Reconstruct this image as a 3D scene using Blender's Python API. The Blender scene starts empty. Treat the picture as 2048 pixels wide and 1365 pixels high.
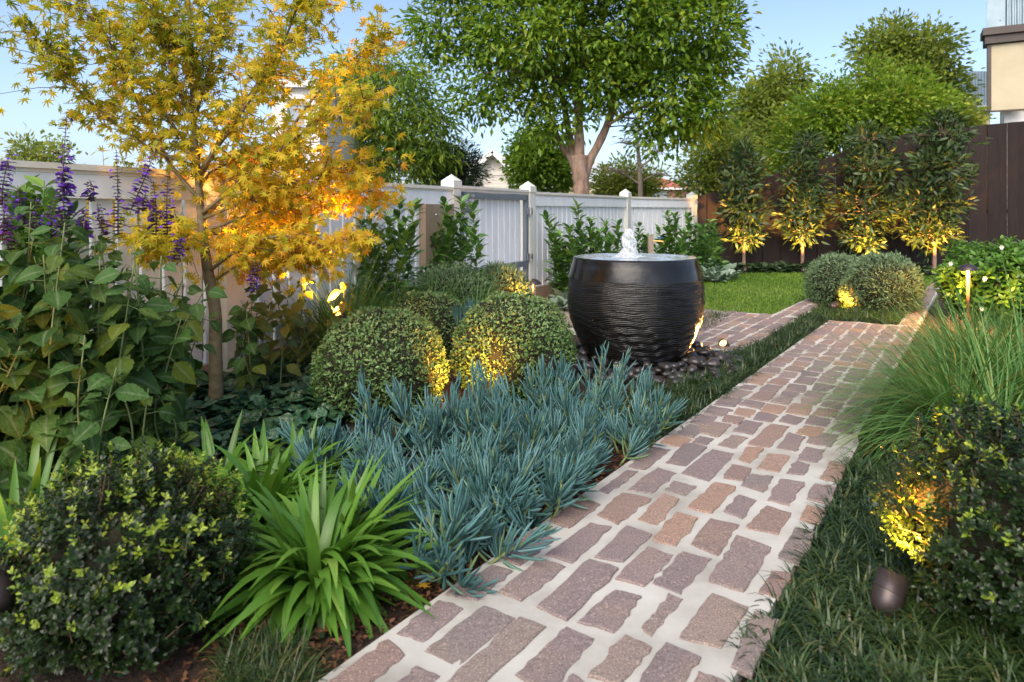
import bpy, math, random
import numpy as np
from mathutils import Vector, Matrix

rng = np.random.default_rng(11)
random.seed(11)
SC = bpy.context.scene
COL = SC.collection
R_ = math.radians

# ------------------------------------------------------------------ camera, world, sun, exposure
F, HZ = 1365.0, 423.0
cam_d = bpy.data.cameras.new('camera')
cam = bpy.data.objects.new('camera', cam_d)
COL.objects.link(cam)
cam.location = (0, 0, 1.0)
cam.rotation_euler = (R_(90), 0, 0)
cam_d.sensor_width = 36.0
cam_d.lens = 24.0
cam_d.shift_y = -0.1267
cam_d.clip_start = 0.05
cam_d.clip_end = 2000
cam_d.dof.use_dof = True
cam_d.dof.focus_distance = 3.6
cam_d.dof.aperture_fstop = 4.5
SC.camera = cam

SUN_EL, SUN_AZ = 46.0, 205.0        # soft high light from behind the camera
world = bpy.data.worlds.new('World')
SC.world = world
world.use_nodes = True
wn, wl = world.node_tree.nodes, world.node_tree.links
wn.clear()
w_out = wn.new('ShaderNodeOutputWorld')
w_bg = wn.new('ShaderNodeBackground')
w_sky = wn.new('ShaderNodeTexSky')
w_sky.sky_type = 'NISHITA'
w_sky.sun_disc = False
w_sky.sun_elevation = R_(SUN_EL)
w_sky.sun_rotation = R_(SUN_AZ)
w_sky.air_density = 0.72
w_sky.dust_density = 2.6
w_sky.ozone_density = 0.7
w_bg.inputs['Strength'].default_value = 0.15
wl.new(w_sky.outputs[0], w_bg.inputs[0])
wl.new(w_bg.outputs[0], w_out.inputs[0])

sun_d = bpy.data.lights.new('sun', 'SUN')
sun_d.energy = 1.5
sun_d.angle = R_(60)
sun_d.color = (1.0, 0.90, 0.76)
sun = bpy.data.objects.new('sun', sun_d)
COL.objects.link(sun)
sv = Vector((math.sin(R_(SUN_AZ)) * math.cos(R_(SUN_EL)), math.cos(R_(SUN_AZ)) * math.cos(R_(SUN_EL)), math.sin(R_(SUN_EL))))
sun.rotation_euler = sv.to_track_quat('Z', 'Y').to_euler()

SC.view_settings.view_transform = 'Standard'
SC.view_settings.look = 'None'
SC.view_settings.gamma = 1.0
SC.view_settings.use_curve_mapping = False
SC.view_settings.exposure = 1.05
SC.render.engine = 'CYCLES'
SC.cycles.max_bounces = 8
SC.cycles.transparent_max_bounces = 8
SC.cycles.sample_clamp_indirect = 6.0

# ------------------------------------------------------------------ maths helpers
def G(px, py, z=0.0):
    Y = F * (1 - z) / (py - HZ)
    return np.array([(px - 1024) / F * Y, Y, z])

def GY(px, Y, z=0.0):
    return np.array([(px - 1024) / F * Y, Y, z])

def PY(px, py, Y):
    return np.array([(px - 1024) / F * Y, Y, 1 - (py - HZ) / F * Y])

def ZY(py, Y):
    return 1 - (py - HZ) / F * Y

PD = np.array([math.sin(R_(34.6)), math.cos(R_(34.6)), 0.0])      # along the path
PN = np.array([PD[1], -PD[0], 0.0])                              # across it, to the right

def UV(u, v, z=0.0):
    return u * PN + v * PD + np.array([0, 0, z])

def unit(a):
    a = np.asarray(a, float)
    return a / np.maximum(np.linalg.norm(a, axis=-1, keepdims=True), 1e-9)

def in_poly(pts, poly):
    x, y = pts[:, 0], pts[:, 1]
    inside = np.zeros(len(pts), bool)
    n = len(poly)
    for i in range(n):
        x1, y1 = poly[i][0], poly[i][1]
        x2, y2 = poly[(i + 1) % n][0], poly[(i + 1) % n][1]
        c = ((y1 > y) != (y2 > y)) & (x < (x2 - x1) * (y - y1) / (y2 - y1 + 1e-12) + x1)
        inside ^= c
    return inside

def sample_poly(poly, n):
    poly = np.asarray([p[:2] for p in poly])
    lo, hi = poly.min(0), poly.max(0)
    out = np.zeros((0, 2))
    while len(out) < n:
        p = lo + rng.random((n * 3, 2)) * (hi - lo)
        out = np.vstack([out, p[in_poly(p, poly)]])
    return out[:n]

def catmull(pts, n=6):
    pts = [np.asarray(p, float) for p in pts]
    if len(pts) < 3:
        return np.array([pts[0] + (pts[1] - pts[0]) * t for t in np.linspace(0, 1, n + 1)])
    P = [2 * pts[0] - pts[1]] + pts + [2 * pts[-1] - pts[-2]]
    out = []
    for i in range(1, len(P) - 2):
        for k in range(n):
            t = k / n
            out.append(0.5 * ((2 * P[i]) + (-P[i - 1] + P[i + 1]) * t + (2 * P[i - 1] - 5 * P[i] + 4 * P[i + 1] - P[i + 2]) * t * t
                              + (-P[i - 1] + 3 * P[i] - 3 * P[i + 1] + P[i + 2]) * t ** 3))
    out.append(pts[-1])
    return np.array(out)

def frames(d, nrm, sx, sy=None, sz=None):
    """rotation+scale matrices (N,3,3): local y runs along d, local z near nrm."""
    d = unit(d)
    x = unit(np.cross(d, nrm))
    z = np.cross(x, d)
    sx = np.broadcast_to(np.asarray(sx, float), (len(d),))
    sy = sx if sy is None else np.broadcast_to(np.asarray(sy, float), (len(d),))
    sz = sx if sz is None else np.broadcast_to(np.asarray(sz, float), (len(d),))
    return np.stack([x * sx[:, None], d * sy[:, None], z * sz[:, None]], axis=2)

def rand_dirs(n):
    return unit(rng.normal(size=(n, 3)))

# ------------------------------------------------------------------ mesh helpers
def new_mesh(name, V, faces, mat=None, rnd=None, mid=None, smooth=False, useobj=False):
    me = bpy.data.meshes.new(name)
    V = np.ascontiguousarray(V, np.float32)
    me.vertices.add(len(V))
    me.vertices.foreach_set('co', V.ravel())
    faces = [np.asarray(f) for f in faces if len(f)]
    nl = sum(f.size for f in faces)
    npol = sum(len(f) for f in faces)
    me.loops.add(nl)
    me.polygons.add(npol)
    me.loops.foreach_set('vertex_index', np.concatenate([f.ravel() for f in faces]).astype(np.int32))
    starts, s = [], 0
    for f in faces:
        starts.append(s + np.arange(len(f)) * f.shape[1])
        s += f.size
    me.polygons.foreach_set('loop_start', np.concatenate(starts).astype(np.int32))
    me.polygons.foreach_set('use_smooth', np.full(npol, bool(smooth)))
    for nm, a in (('rnd', rnd), ('mid', mid)):
        if a is not None:
            at = me.attributes.new(nm, 'FLOAT', 'POINT')
            at.data.foreach_set('value', np.ascontiguousarray(a, np.float32))
    if useobj:
        at = me.attributes.new('useobj', 'FLOAT', 'POINT')
        at.data.foreach_set('value', np.ones(len(V), np.float32))
    me.update(calc_edges=True)
    me.validate()
    if mat is not None:
        for m in (mat if isinstance(mat, (list, tuple)) else [mat]):
            me.materials.append(m)
    return me

def link(name, me, parent=None, kind=None):
    o = bpy.data.objects.new(name, me)
    COL.objects.link(o)
    if parent is not None:
        o.parent = parent
        if not parent.parent:
            o.location = -parent.location
    if kind:
        o['kind'] = kind
    return o

def tag(o, label=None, cat=None, group=None, kind=None):
    if label: o['label'] = label
    if cat: o['category'] = cat
    if group: o['group'] = group
    if kind: o['kind'] = kind
    return o

def thing(name, label, cat, loc=(0, 0, 0), group=None):
    o = bpy.data.objects.new(name, None)
    o.empty_display_size = 0.05
    COL.objects.link(o)
    o.location = Vector([float(c) for c in loc])
    return tag(o, label, cat, group)

class MB:
    """mesh builder in world coordinates"""
    def __init__(s):
        s.v, s.f, s.n = [], [], 0
    def add(s, V, faces):
        V = np.asarray(V, float)
        s.v.append(V)
        for f in faces:
            if len(f):
                s.f.append(np.asarray(f) + s.n)
        s.n += len(V)
    def box(s, c, ex, ey, ez):
        """centre and three half-extent vectors"""
        c, ex, ey, ez = (np.asarray(a, float) for a in (c, ex, ey, ez))
        V = [c + i * ex + j * ey + k * ez for k in (-1, 1) for j in (-1, 1) for i in (-1, 1)]
        s.add(V, [[[0, 2, 3, 1], [4, 5, 7, 6], [0, 1, 5, 4], [2, 6, 7, 3], [0, 4, 6, 2], [1, 3, 7, 5]]])
    def tube(s, pts, r, sides=8, cap=True):
        V, Fq, caps = tube_geo(pts, r, sides, cap)
        s.add(V, [Fq] + caps)
    def lathe(s, prof, c=(0, 0, 0), n=24, axis=None):
        """profile of (r,z); axis optional direction"""
        c = np.asarray(c, float)
        if axis is None:
            X, Y, Z = np.eye(3)
        else:
            Z = unit(axis); X = unit(np.cross(Z, [0.3, 0.5, 0.81])); Y = np.cross(Z, X)
        a = np.arange(n) * 2 * math.pi / n
        V = []
        for r, z in prof:
            V.append(c + r * (np.cos(a)[:, None] * X + np.sin(a)[:, None] * Y) + z * Z)
        V = np.concatenate(V)
        fs = []
        for k in range(len(prof) - 1):
            i = np.arange(n); j = (i + 1) % n
            fs.append(np.stack([k * n + i, k * n + j, (k + 1) * n + j, (k + 1) * n + i], 1))
        s.add(V, [np.concatenate(fs)])
    def build(s, name, mat, parent=None, kind=None, smooth=False, rnd=None):
        V = np.concatenate(s.v)
        by = {}
        for f in s.f:
            by.setdefault(f.shape[1], []).append(f)
        me = new_mesh(name, V, [np.concatenate(x) for x in by.values()], mat, smooth=smooth, rnd=rnd)
        return link(name, me, parent, kind)

def tube_geo(pts, r, sides=8, cap=True):
    pts = np.asarray(pts, float)
    n = len(pts)
    r = np.broadcast_to(np.asarray(r, float), (n,))
    t = unit(np.gradient(pts, axis=0))
    ref = np.array([0.0, 0.0, 1.0]) if abs(t[0][2]) < 0.9 else np.array([1.0, 0, 0])
    V = []
    x = unit(np.cross(t[0], ref))
    a = np.arange(sides) * 2 * math.pi / sides
    for i in range(n):
        x = unit(x - t[i] * np.dot(x, t[i]))
        y = np.cross(t[i], x)
        V.append(pts[i] + r[i] * (np.cos(a)[:, None] * x + np.sin(a)[:, None] * y))
    V = np.concatenate(V)
    i = np.arange(sides); j = (i + 1) % sides
    Fq = np.concatenate([np.stack([k * sides + i, k * sides + j, (k + 1) * sides + j, (k + 1) * sides + i], 1) for k in range(n - 1)])
    caps = [np.array([np.arange(sides)[::-1]]), np.array([(n - 1) * sides + np.arange(sides)])] if cap else []
    return V, Fq, caps

# ------------------------------------------------------------------ leaf templates: (V, [face arrays], mid)
def strip(widths, seg_bend, fold=0.15, wave=0.0, serr=0.0, twist=0.0):
    """leaf of unit length along +y with a centre fold; widths: half widths per ring; seg_bend: total droop (rad)"""
    n = len(widths)
    V, mid = [], []
    y = z = 0.0
    for k in range(n):
        t = k / (n - 1)
        if k:
            th = seg_bend * ((k - 0.5) / (n - 1))
            y += math.cos(th) / (n - 1)
            z -= math.sin(th) / (n - 1)
        w = widths[k]
        up = fold * w + wave * math.sin(k * 2.3) * w
        tw = twist * t
        se = serr * (1 if k % 2 else -1) * w
        V += [[-(w + se) * math.cos(tw), y, z + up - w * math.sin(tw)], [0, y, z], [(w + se) * math.cos(tw), y, z + up + w * math.sin(tw)]]
        mid += [1, 0, 1]
    q = []
    for k in range(n - 1):
        a, b = 3 * k, 3 * k + 3
        q += [[a, a + 1, b + 1, b], [a + 1, a + 2, b + 2, b + 1]]
    return np.array(V), [np.array(q)], np.array(mid, float)

def flat_leaf(w=0.3, bend=0.25):
    """two-quad folded leaf, 4 tris"""
    V = np.array([[0, 0, 0], [-w, 0.5, 0.10 * w - bend * .12], [w, 0.5, 0.10 * w - bend * .12], [0, 0.52, -.08 - bend * .15], [0, 1.0, -bend * .5]])
    return V, [np.array([[0, 3, 4, 1], [0, 2, 4, 3]])], np.array([0, 1, 1, 0, 0.5])

def quad_leaf(w=0.25):
    V = np.array([[0, 0, 0], [w, 0.5, 0.05], [0, 1, -0.05], [-w, 0.5, 0.0]])
    return V, [np.array([[0, 1, 2, 3]])], np.array([0, 1, 0.5, 1.0])

def maple_leaf(droop=0.3, spread=1.0):
    lobes = [(-128, .42), (-80, .72), (-38, .92), (0, 1.0), (38, .92), (80, .72), (128, .42)]
    V = [[0, 0, 0]]
    for i, (a, l) in enumerate(lobes):
        a *= spread
        for da, rr in ((-19 * spread, l * .36), (-7, l * .68), (0, l), (7, l * .68)):
            an = R_(a + da)
            V.append([math.sin(an) * rr * .62, math.cos(an) * rr * .62, -droop * rr * rr * .35 + 0.02 * math.sin(i * 5)])
    an = R_(128 * spread + 19)
    V.append([math.sin(an) * .42 * .36 * .62, math.cos(an) * .42 * .36 * .62, 0])
    n = len(V)
    tri = [[0, k + 1, k] for k in range(1, n - 1)]
    V = np.array(V)
    V[:, 1] += 0.12
    return V, [np.array(tri)], np.clip(np.linalg.norm(V[:, :2], axis=1), 0, 1)

def pencil(bend=0.4, fat=0.06, n=5, sides=4):
    pts, y, z = [], 0.0, 0.0
    for k in range(n):
        if k:
            th = -bend * ((k - .5) / (n - 1))
            y += math.cos(th) / (n - 1); z -= math.sin(th) / (n - 1)
        pts.append([0, y, z])
    r = fat * np.interp(np.linspace(0, 1, n), [0, .15, .6, .85, 1], [.55, .9, 1, .8, .12])
    V, q, _ = tube_geo(pts, r, sides, False)
    return V, [q], np.repeat(np.linspace(0, 1, n), sides)

def inst(T, R, P):
    """many copies of a template -> V, faces"""
    V0, fs, mid = T
    V = np.einsum('nij,kj->nki', R, V0) + P[:, None, :]
    N, K = len(P), len(V0)
    off = (np.arange(N) * K)[:, None, None]
    return V.reshape(-1, 3), [(f[None] + off).reshape(-1, f.shape[1]) for f in fs], np.tile(mid, N), K

_meshcache = {}
def tmesh(key, T, mat, smooth=True):
    k = (key, mat.name)
    if k not in _meshcache:
        _meshcache[k] = new_mesh(key, T[0], T[1], mat, mid=T[2], smooth=smooth, useobj=True)
    return _meshcache[k]

CAMP = np.array([0, 0, 1.0])
def joined(name, T_list, R, P, ti, val, mat, parent=None, kind=None, smooth=True):
    Vs, by, rn, mi, off = [], {}, [], [], 0
    for t, T in enumerate(T_list):
        m = ti == t
        if not m.any():
            continue
        V, fs, mid, K = inst(T, R[m], P[m])
        for f in fs:
            by.setdefault(f.shape[1], []).append(f + off)
        Vs.append(V); rn.append(np.repeat(val[m], K)); mi.append(mid); off += len(V)
    if not Vs:
        return None
    me = new_mesh(name, np.concatenate(Vs), [np.concatenate(x) for x in by.values()], mat, np.concatenate(rn), np.concatenate(mi), smooth)
    return link(name, me, parent, kind)

def foliage(root, T_list, R, P, mat, val=None, n_parts=0, part='leaf', rest='foliage', key='leaf', smooth=True):
    """the n_parts leaves that show largest become leaf objects of their own, the others one joined part"""
    N = len(P)
    ti = rng.integers(0, len(T_list), N)
    val = rng.random(N) if val is None else val
    sel = np.zeros(N, bool)
    if n_parts:
        dist = np.linalg.norm(P - CAMP, axis=1)
        size = np.linalg.norm(R[:, :, 1], axis=1)
        px = 1024 + F * P[:, 0] / np.maximum(P[:, 1], .1)
        py = HZ + F * (1 - P[:, 2]) / np.maximum(P[:, 1], .1)
        vis = (px > -40) & (px < 2090) & (py > -40) & (py < 1400)
        score = size / dist * np.where(vis, 1, .05) * (1 + .15 * rng.random(N))
        if n_parts < N:
            # outermost toward the camera first
            c = P.mean(0)
            score *= 1 + 0.6 * ((c - P) @ unit(c - CAMP)) / (np.abs((c - P) @ unit(c - CAMP)).max() + 1e-6)
        sel[np.argsort(-score)[:n_parts]] = True
        loc = np.array(root.location)
        idx = np.nonzero(sel)[0]
        for i in idx:
            me = tmesh('%s_%d' % (key, ti[i]), T_list[ti[i]], mat, smooth)
            o = bpy.data.objects.new(part, me)
            p = P[i] - loc
            r = R[i]
            o.parent = root
            o.matrix_basis = Matrix(((r[0, 0], r[0, 1], r[0, 2], p[0]), (r[1, 0], r[1, 1], r[1, 2], p[1]), (r[2, 0], r[2, 1], r[2, 2], p[2]), (0, 0, 0, 1)))
            o.color = (float(val[i]), 0, 0, 1)
            COL.objects.link(o)
    m = ~sel
    if m.any():
        joined(rest, T_list, R[m], P[m], ti[m], val[m], mat, root, 'stuff' if n_parts else None, smooth)

# ------------------------------------------------------------------ materials
def nmat(name):
    m = bpy.data.materials.new(name)
    m.use_nodes = True
    nt = m.node_tree
    return m, nt.nodes, nt.links, nt.nodes['Principled BSDF'], nt.nodes['Material Output']

def ramp(N, stops, interp='LINEAR'):
    r = N.new('ShaderNodeValToRGB')
    r.color_ramp.interpolation = interp
    e = r.color_ramp.elements
    while len(e) < len(stops):
        e.new(0.5)
    for i, (p, c) in enumerate(stops):
        e[i].position = p
        e[i].color = (*c, 1)
    return r

def leafmat(name, cols, rough=0.45, trans=0.3, spec=0.4, midcol=None, midw=0.25, noise=0.25, bump=0.0, bscale=80.0, tint=(1.25, 1.2, .7)):
    m, N, L, B, O = nmat(name)
    a = N.new('ShaderNodeAttribute'); a.attribute_name = 'rnd'
    u = N.new('ShaderNodeAttribute'); u.attribute_name = 'useobj'
    oi = N.new('ShaderNodeObjectInfo')
    sp = N.new('ShaderNodeSeparateColor')
    L.new(oi.outputs['Color'], sp.inputs[0])
    mm = N.new('ShaderNodeMath'); mm.operation = 'MULTIPLY_ADD'
    L.new(sp.outputs[0], mm.inputs[0]); L.new(u.outputs['Fac'], mm.inputs[1]); L.new(a.outputs['Fac'], mm.inputs[2])
    k = len(cols)
    r = ramp(N, [(i / (k - 1), c) for i, c in enumerate(cols)])
    L.new(mm.outputs[0], r.inputs[0])
    col = r.outputs[0]
    tc = N.new('ShaderNodeTexCoord')
    nz = N.new('ShaderNodeTexNoise'); nz.inputs['Scale'].default_value = 25.0; nz.inputs['Detail'].default_value = 3
    geo = N.new('ShaderNodeNewGeometry')
    L.new(geo.outputs['Position'], nz.inputs['Vector'])
    mr = N.new('ShaderNodeMapRange'); mr.inputs[3].default_value = 1 - noise; mr.inputs[4].default_value = 1 + noise
    L.new(nz.outputs[0], mr.inputs[0])
    vm = N.new('ShaderNodeVectorMath'); vm.operation = 'SCALE'
    L.new(col, vm.inputs[0]); L.new(mr.outputs[0], vm.inputs['Scale'])
    col = vm.outputs[0]
    if midcol:
        md = N.new('ShaderNodeAttribute'); md.attribute_name = 'mid'
        lt = N.new('ShaderNodeMapRange'); lt.inputs[1].default_value = 0; lt.inputs[2].default_value = midw; lt.inputs[3].default_value = 0.75; lt.inputs[4].default_value = 0
        L.new(md.outputs['Fac'], lt.inputs[0])
        mx = N.new('ShaderNodeMix'); mx.data_type = 'RGBA'
        L.new(lt.outputs[0], mx.inputs['Factor']); L.new(col, mx.inputs['A']); mx.inputs['B'].default_value = (*midcol, 1)
        col = mx.outputs['Result']
    L.new(col, B.inputs['Base Color'])
    B.inputs['Roughness'].default_value = rough
    B.inputs['Specular IOR Level'].default_value = spec
    if bump:
        bz = N.new('ShaderNodeTexNoise'); bz.inputs['Scale'].default_value = bscale; bz.inputs['Detail'].default_value = 2
        L.new(geo.outputs['Position'], bz.inputs['Vector'])
        bp = N.new('ShaderNodeBump'); bp.inputs['Strength'].default_value = bump; bp.inputs['Distance'].default_value = 0.01
        L.new(bz.outputs[0], bp.inputs['Height']); L.new(bp.outputs[0], B.inputs['Normal'])
    tr = N.new('ShaderNodeBsdfTranslucent')
    tm = N.new('ShaderNodeVectorMath'); tm.operation = 'MULTIPLY'; tm.inputs[1].default_value = tint
    L.new(col, tm.inputs[0]); L.new(tm.outputs[0], tr.inputs['Color'])
    ms = N.new('ShaderNodeMixShader'); ms.inputs[0].default_value = trans
    L.new(B.outputs[0], ms.inputs[1]); L.new(tr.outputs[0], ms.inputs[2]); L.new(ms.outputs[0], O.inputs[0])
    return m

def surf(name, c1, c2=None, scale=8.0, rough=0.6, bump=0.0, bdist=0.01, detail=6, spec=0.4, metal=0.0, stretch=None, c3=None, rough2=None, objcol=False):
    """noise-mottled surface in object space"""
    m, N, L, B, O = nmat(name)
    geo = N.new('ShaderNodeNewGeometry')
    vec = geo.outputs['Position']
    if stretch:
        mp = N.new('ShaderNodeMapping'); mp.inputs['Scale'].default_value = stretch
        L.new(vec, mp.inputs[0]); vec = mp.outputs[0]
    nz = N.new('ShaderNodeTexNoise'); nz.inputs['Scale'].default_value = scale; nz.inputs['Detail'].default_value = detail; nz.inputs['Roughness'].default_value = .6
    L.new(vec, nz.inputs['Vector'])
    stops = [(0.3, c1), (0.7, c2 or c1)] if not c3 else [(0.28, c1), (0.5, c2), (0.72, c3)]
    r = ramp(N, stops)
    L.new(nz.outputs[0], r.inputs[0])
    col = r.outputs[0]
    if objcol:
        oi = N.new('ShaderNodeObjectInfo')
        mr = N.new('ShaderNodeMapRange'); mr.inputs[3].default_value = .75; mr.inputs[4].default_value = 1.2
        L.new(oi.outputs['Random'], mr.inputs[0])
        vm = N.new('ShaderNodeVectorMath'); vm.operation = 'SCALE'
        L.new(col, vm.inputs[0]); L.new(mr.outputs[0], vm.inputs['Scale']); col = vm.outputs[0]
    L.new(col, B.inputs['Base Color'])
    B.inputs['Roughness'].default_value = rough
    B.inputs['Specular IOR Level'].default_value = spec
    B.inputs['Metallic'].default_value = metal
    if rough2 is not None:
        mr = N.new('ShaderNodeMapRange'); mr.inputs[3].default_value = rough; mr.inputs[4].default_value = rough2
        L.new(nz.outputs[0], mr.inputs[0]); L.new(mr.outputs[0], B.inputs['Roughness'])
    if bump:
        bp = N.new('ShaderNodeBump'); bp.inputs['Strength'].default_value = bump; bp.inputs['Distance'].default_value = bdist
        L.new(nz.outputs[0], bp.inputs['Height']); L.new(bp.outputs[0], B.inputs['Normal'])
    return m

M = {}
M['soil'] = surf('soil', (.018, .011, .008), (.05, .03, .02), 60, .95, 1.0, .03, c3=(.085, .05, .033))
M['ground'] = surf('ground', (.05, .06, .03), (.10, .10, .05), 3, .95)
M['mulch'] = leafmat('mulch', [(.03, .018, .012), (.07, .035, .02), (.13, .06, .03), (.20, .10, .05)], .9, .0, .1)
M['mortar'] = surf('mortar', (.24, .225, .19), (.41, .395, .355), 3.2, .85, .5, .004, c3=(.51, .50, .46), detail=14)
M['lawn_base'] = surf('lawn_base', (.03, .06, .012), (.05, .09, .02), 12, .9)
M['concrete'] = surf('concrete', (.30, .30, .30), (.38, .38, .38), 9, .8, .2, .003)
M['white'] = surf('white_paint', (.72, .735, .74), (.86, .865, .86), 6, .45, .1, .002, stretch=(1, 1, .3), objcol=False)
M['rail'] = surf('rail_paint', (.66, .62, .54), (.74, .70, .62), 9, .5, .1, .002)
M['post'] = surf('post_paint', (.60, .60, .54), (.68, .68, .62), 6, .5, .1, .002)
M['tan'] = surf('tan_paint', (.30, .22, .15), (.35, .26, .18), 5, .6, .1, .002)
M['steel'] = surf('grey_steel', (.16, .19, .22), (.22, .25, .28), 10, .45, .1, .002, metal=.3)
M['chrome'] = surf('bare_steel', (.45, .46, .48), (.6, .6, .62), 20, .3, metal=.9)
M['plank'] = surf('dark_timber', (.016, .010, .0085), (.034, .021, .017), 5, .6, .5, .004, stretch=(14, 14, .7), objcol=True, spec=.3)
M['bark'] = surf('bark', (.15, .095, .065), (.27, .18, .13), 14, .9, .8, .02, stretch=(1, 1, .35), c3=(.34, .25, .19))
M['maple_bark'] = surf('maple_bark', (.11, .09, .04), (.19, .145, .075), 18, .7, .6, .006, stretch=(1, 1, 2.2), c3=(.22, .17, .10))
M['twig'] = surf('twig', (.07, .04, .025), (.13, .08, .05), 20, .9)
M['grey_bark'] = surf('grey_bark', (.20, .16, .12), (.32, .26, .21), 14, .9, .6, .02, stretch=(1, 1, .4))
M['stem'] = surf('green_stem', (.10, .14, .04), (.17, .20, .07), 12, .6)
M['spike_stem'] = surf('spike_stem', (.10, .06, .08), (.17, .12, .13), 40, .7)
M['hull'] = surf('dark_core', (.010, .012, .005), (.03, .028, .012), 40, .95, 1.0, .03)  # near-black core colour, stands in for twigs and shade deep inside bushes
M['lamp'] = surf('bronze_lamp', (.050, .038, .035), (.075, .058, .055), 15, .38, metal=.5, spec=.5)
M['copper'] = surf('copper_stem', (.30, .15, .07), (.42, .22, .10), 18, .4, metal=.6)
M['pebble'] = surf('river_pebble', (.012, .011, .012), (.05, .045, .045), 9, .33, .06, .003, objcol=True, spec=.5)
M['board'] = surf('house_boards', (.66, .62, .55), (.72, .68, .61), 3, .6)
M['trim'] = surf('white_trim', (.76, .75, .73), (.82, .81, .79), 3, .5)
M['cream'] = surf('cream_render', (.50, .44, .27), (.58, .51, .33), 2.5, .7)
M['cream_panel'] = surf('cream_panel', (.42, .36, .23), (.53, .47, .33), 1.2, .6)
M['tin'] = surf('tin_roof', (.50, .52, .55), (.62, .64, .66), 2, .4, metal=.2)
M['zinc'] = surf('zinc_sheet', (.22, .30, .35), (.30, .38, .43), 3, .45, metal=.4)
M['fascia'] = surf('brown_fascia', (.055, .042, .036), (.08, .062, .054), 4, .5)
M['tile'] = surf('red_tiles', (.36, .09, .06), (.46, .14, .10), 6, .8)
M['brick'] = surf('brick_wall', (.25, .12, .09), (.34, .18, .13), 14, .9)

def glass_mat():
    m, N, L, B, O = nmat('window_glass')
    B.inputs['Base Color'].default_value = (.25, .30, .34, 1)
    B.inputs['Roughness'].default_value = .08
    B.inputs['Specular IOR Level'].default_value = .8
    return m
M['glass'] = glass_mat()

def emit(name, col, s):
    m, N, L, B, O = nmat(name)
    B.inputs['Base Color'].default_value = (*col, 1)
    B.inputs['Emission Color'].default_value = (*col, 1)
    B.inputs['Emission Strength'].default_value = s
    return m
M['lens'] = emit('lit_lens', (1.0, .48, .14), 2.5)

def paver_mat():
    m, N, L, B, O = nmat('porphyry')
    oi = N.new('ShaderNodeObjectInfo')
    r = ramp(N, [(0, (0.147, 0.119, 0.116)), (.15, (0.205, 0.158, 0.150)), (.30, (0.174, 0.136, 0.131)), (.45, (0.222, 0.167, 0.153)), (.58, (0.184, 0.151, 0.140)), (.70, (0.235, 0.179, 0.150)), (.80, (0.205, 0.145, 0.126)), (.90, (0.273, 0.185, 0.140)), (1, (0.293, 0.179, 0.126))])
    L.new(oi.outputs['Random'], r.inputs[0])
    geo = N.new('ShaderNodeNewGeometry')
    # larger rust / grey patches
    n1 = N.new('ShaderNodeTexNoise'); n1.inputs['Scale'].default_value = 9; n1.inputs['Detail'].default_value = 5
    L.new(geo.outputs['Position'], n1.inputs['Vector'])
    r1 = ramp(N, [(.50, (0, 0, 0)), (.68, (1, 1, 1))])
    L.new(n1.outputs[0], r1.inputs[0])
    mx = N.new('ShaderNodeMix'); mx.data_type = 'RGBA'
    mf = N.new('ShaderNodeMath'); mf.operation = 'MULTIPLY'; mf.inputs[1].default_value = .4
    L.new(r1.outputs[0], mf.inputs[0]); L.new(mf.outputs[0], mx.inputs['Factor'])
    L.new(r.outputs[0], mx.inputs['A']); mx.inputs['B'].default_value = (.26, .19, .14, 1)
    # grain
    n2 = N.new('ShaderNodeTexNoise'); n2.inputs['Scale'].default_value = 220; n2.inputs['Detail'].default_value = 3
    L.new(geo.outputs['Position'], n2.inputs['Vector'])
    r2 = ramp(N, [(.28, (.5, .5, .5)), (.50, (1, 1, 1)), (.62, (1.15, 1.15, 1.15)), (.70, (2.2, 2.15, 2.1))])
    L.new(n2.outputs[0], r2.inputs[0])
    mu = N.new('ShaderNodeVectorMath'); mu.operation = 'MULTIPLY'
    L.new(mx.outputs['Result'], mu.inputs[0]); L.new(r2.outputs[0], mu.inputs[1])
    L.new(mu.outputs[0], B.inputs['Base Color'])
    B.inputs['Roughness'].default_value = .72
    n3 = N.new('ShaderNodeTexNoise'); n3.inputs['Scale'].default_value = 45; n3.inputs['Detail'].default_value = 6
    L.new(geo.outputs['Position'], n3.inputs['Vector'])
    bp = N.new('ShaderNodeBump'); bp.inputs['Strength'].default_value = .5; bp.inputs['Distance'].default_value = .006
    L.new(n3.outputs[0], bp.inputs['Height']); L.new(bp.outputs[0], B.inputs['Normal'])
    return m
M['paver'] = paver_mat()

def pot_mat(name, rough, bumps):
    m, N, L, B, O = nmat(name)
    geo = N.new('ShaderNodeNewGeometry')
    mp = N.new('ShaderNodeMapping'); mp.inputs['Scale'].default_value = (1, 1, .25)
    L.new(geo.outputs['Position'], mp.inputs[0])
    n1 = N.new('ShaderNodeTexNoise'); n1.inputs['Scale'].default_value = 9; n1.inputs['Detail'].default_value = 6
    L.new(mp.outputs[0], n1.inputs['Vector'])
    r = ramp(N, [(.3, (.004, .004, .004)), (.55, (.009, .0085, .008)), (.75, (.022, .018, .016))])
    L.new(n1.outputs[0], r.inputs[0]); L.new(r.outputs[0], B.inputs['Base Color'])
    mr = N.new('ShaderNodeMapRange'); mr.inputs[3].default_value = rough * .5; mr.inputs[4].default_value = rough * 1.6
    L.new(n1.outputs[0], mr.inputs[0]); L.new(mr.outputs[0], B.inputs['Roughness'])
    B.inputs['Specular IOR Level'].default_value = .42
    n2 = N.new('ShaderNodeTexNoise'); n2.inputs['Scale'].default_value = bumps; n2.inputs['Detail'].default_value = 3
    L.new(geo.outputs['Position'], n2.inputs['Vector'])
    bp = N.new('ShaderNodeBump'); bp.inputs['Strength'].default_value = .25; bp.inputs['Distance'].default_value = .01
    L.new(n2.outputs[0], bp.inputs['Height']); L.new(bp.outputs[0], B.inputs['Normal'])
    return m
M['pot'] = pot_mat('black_stone', .34, 60)
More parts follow.
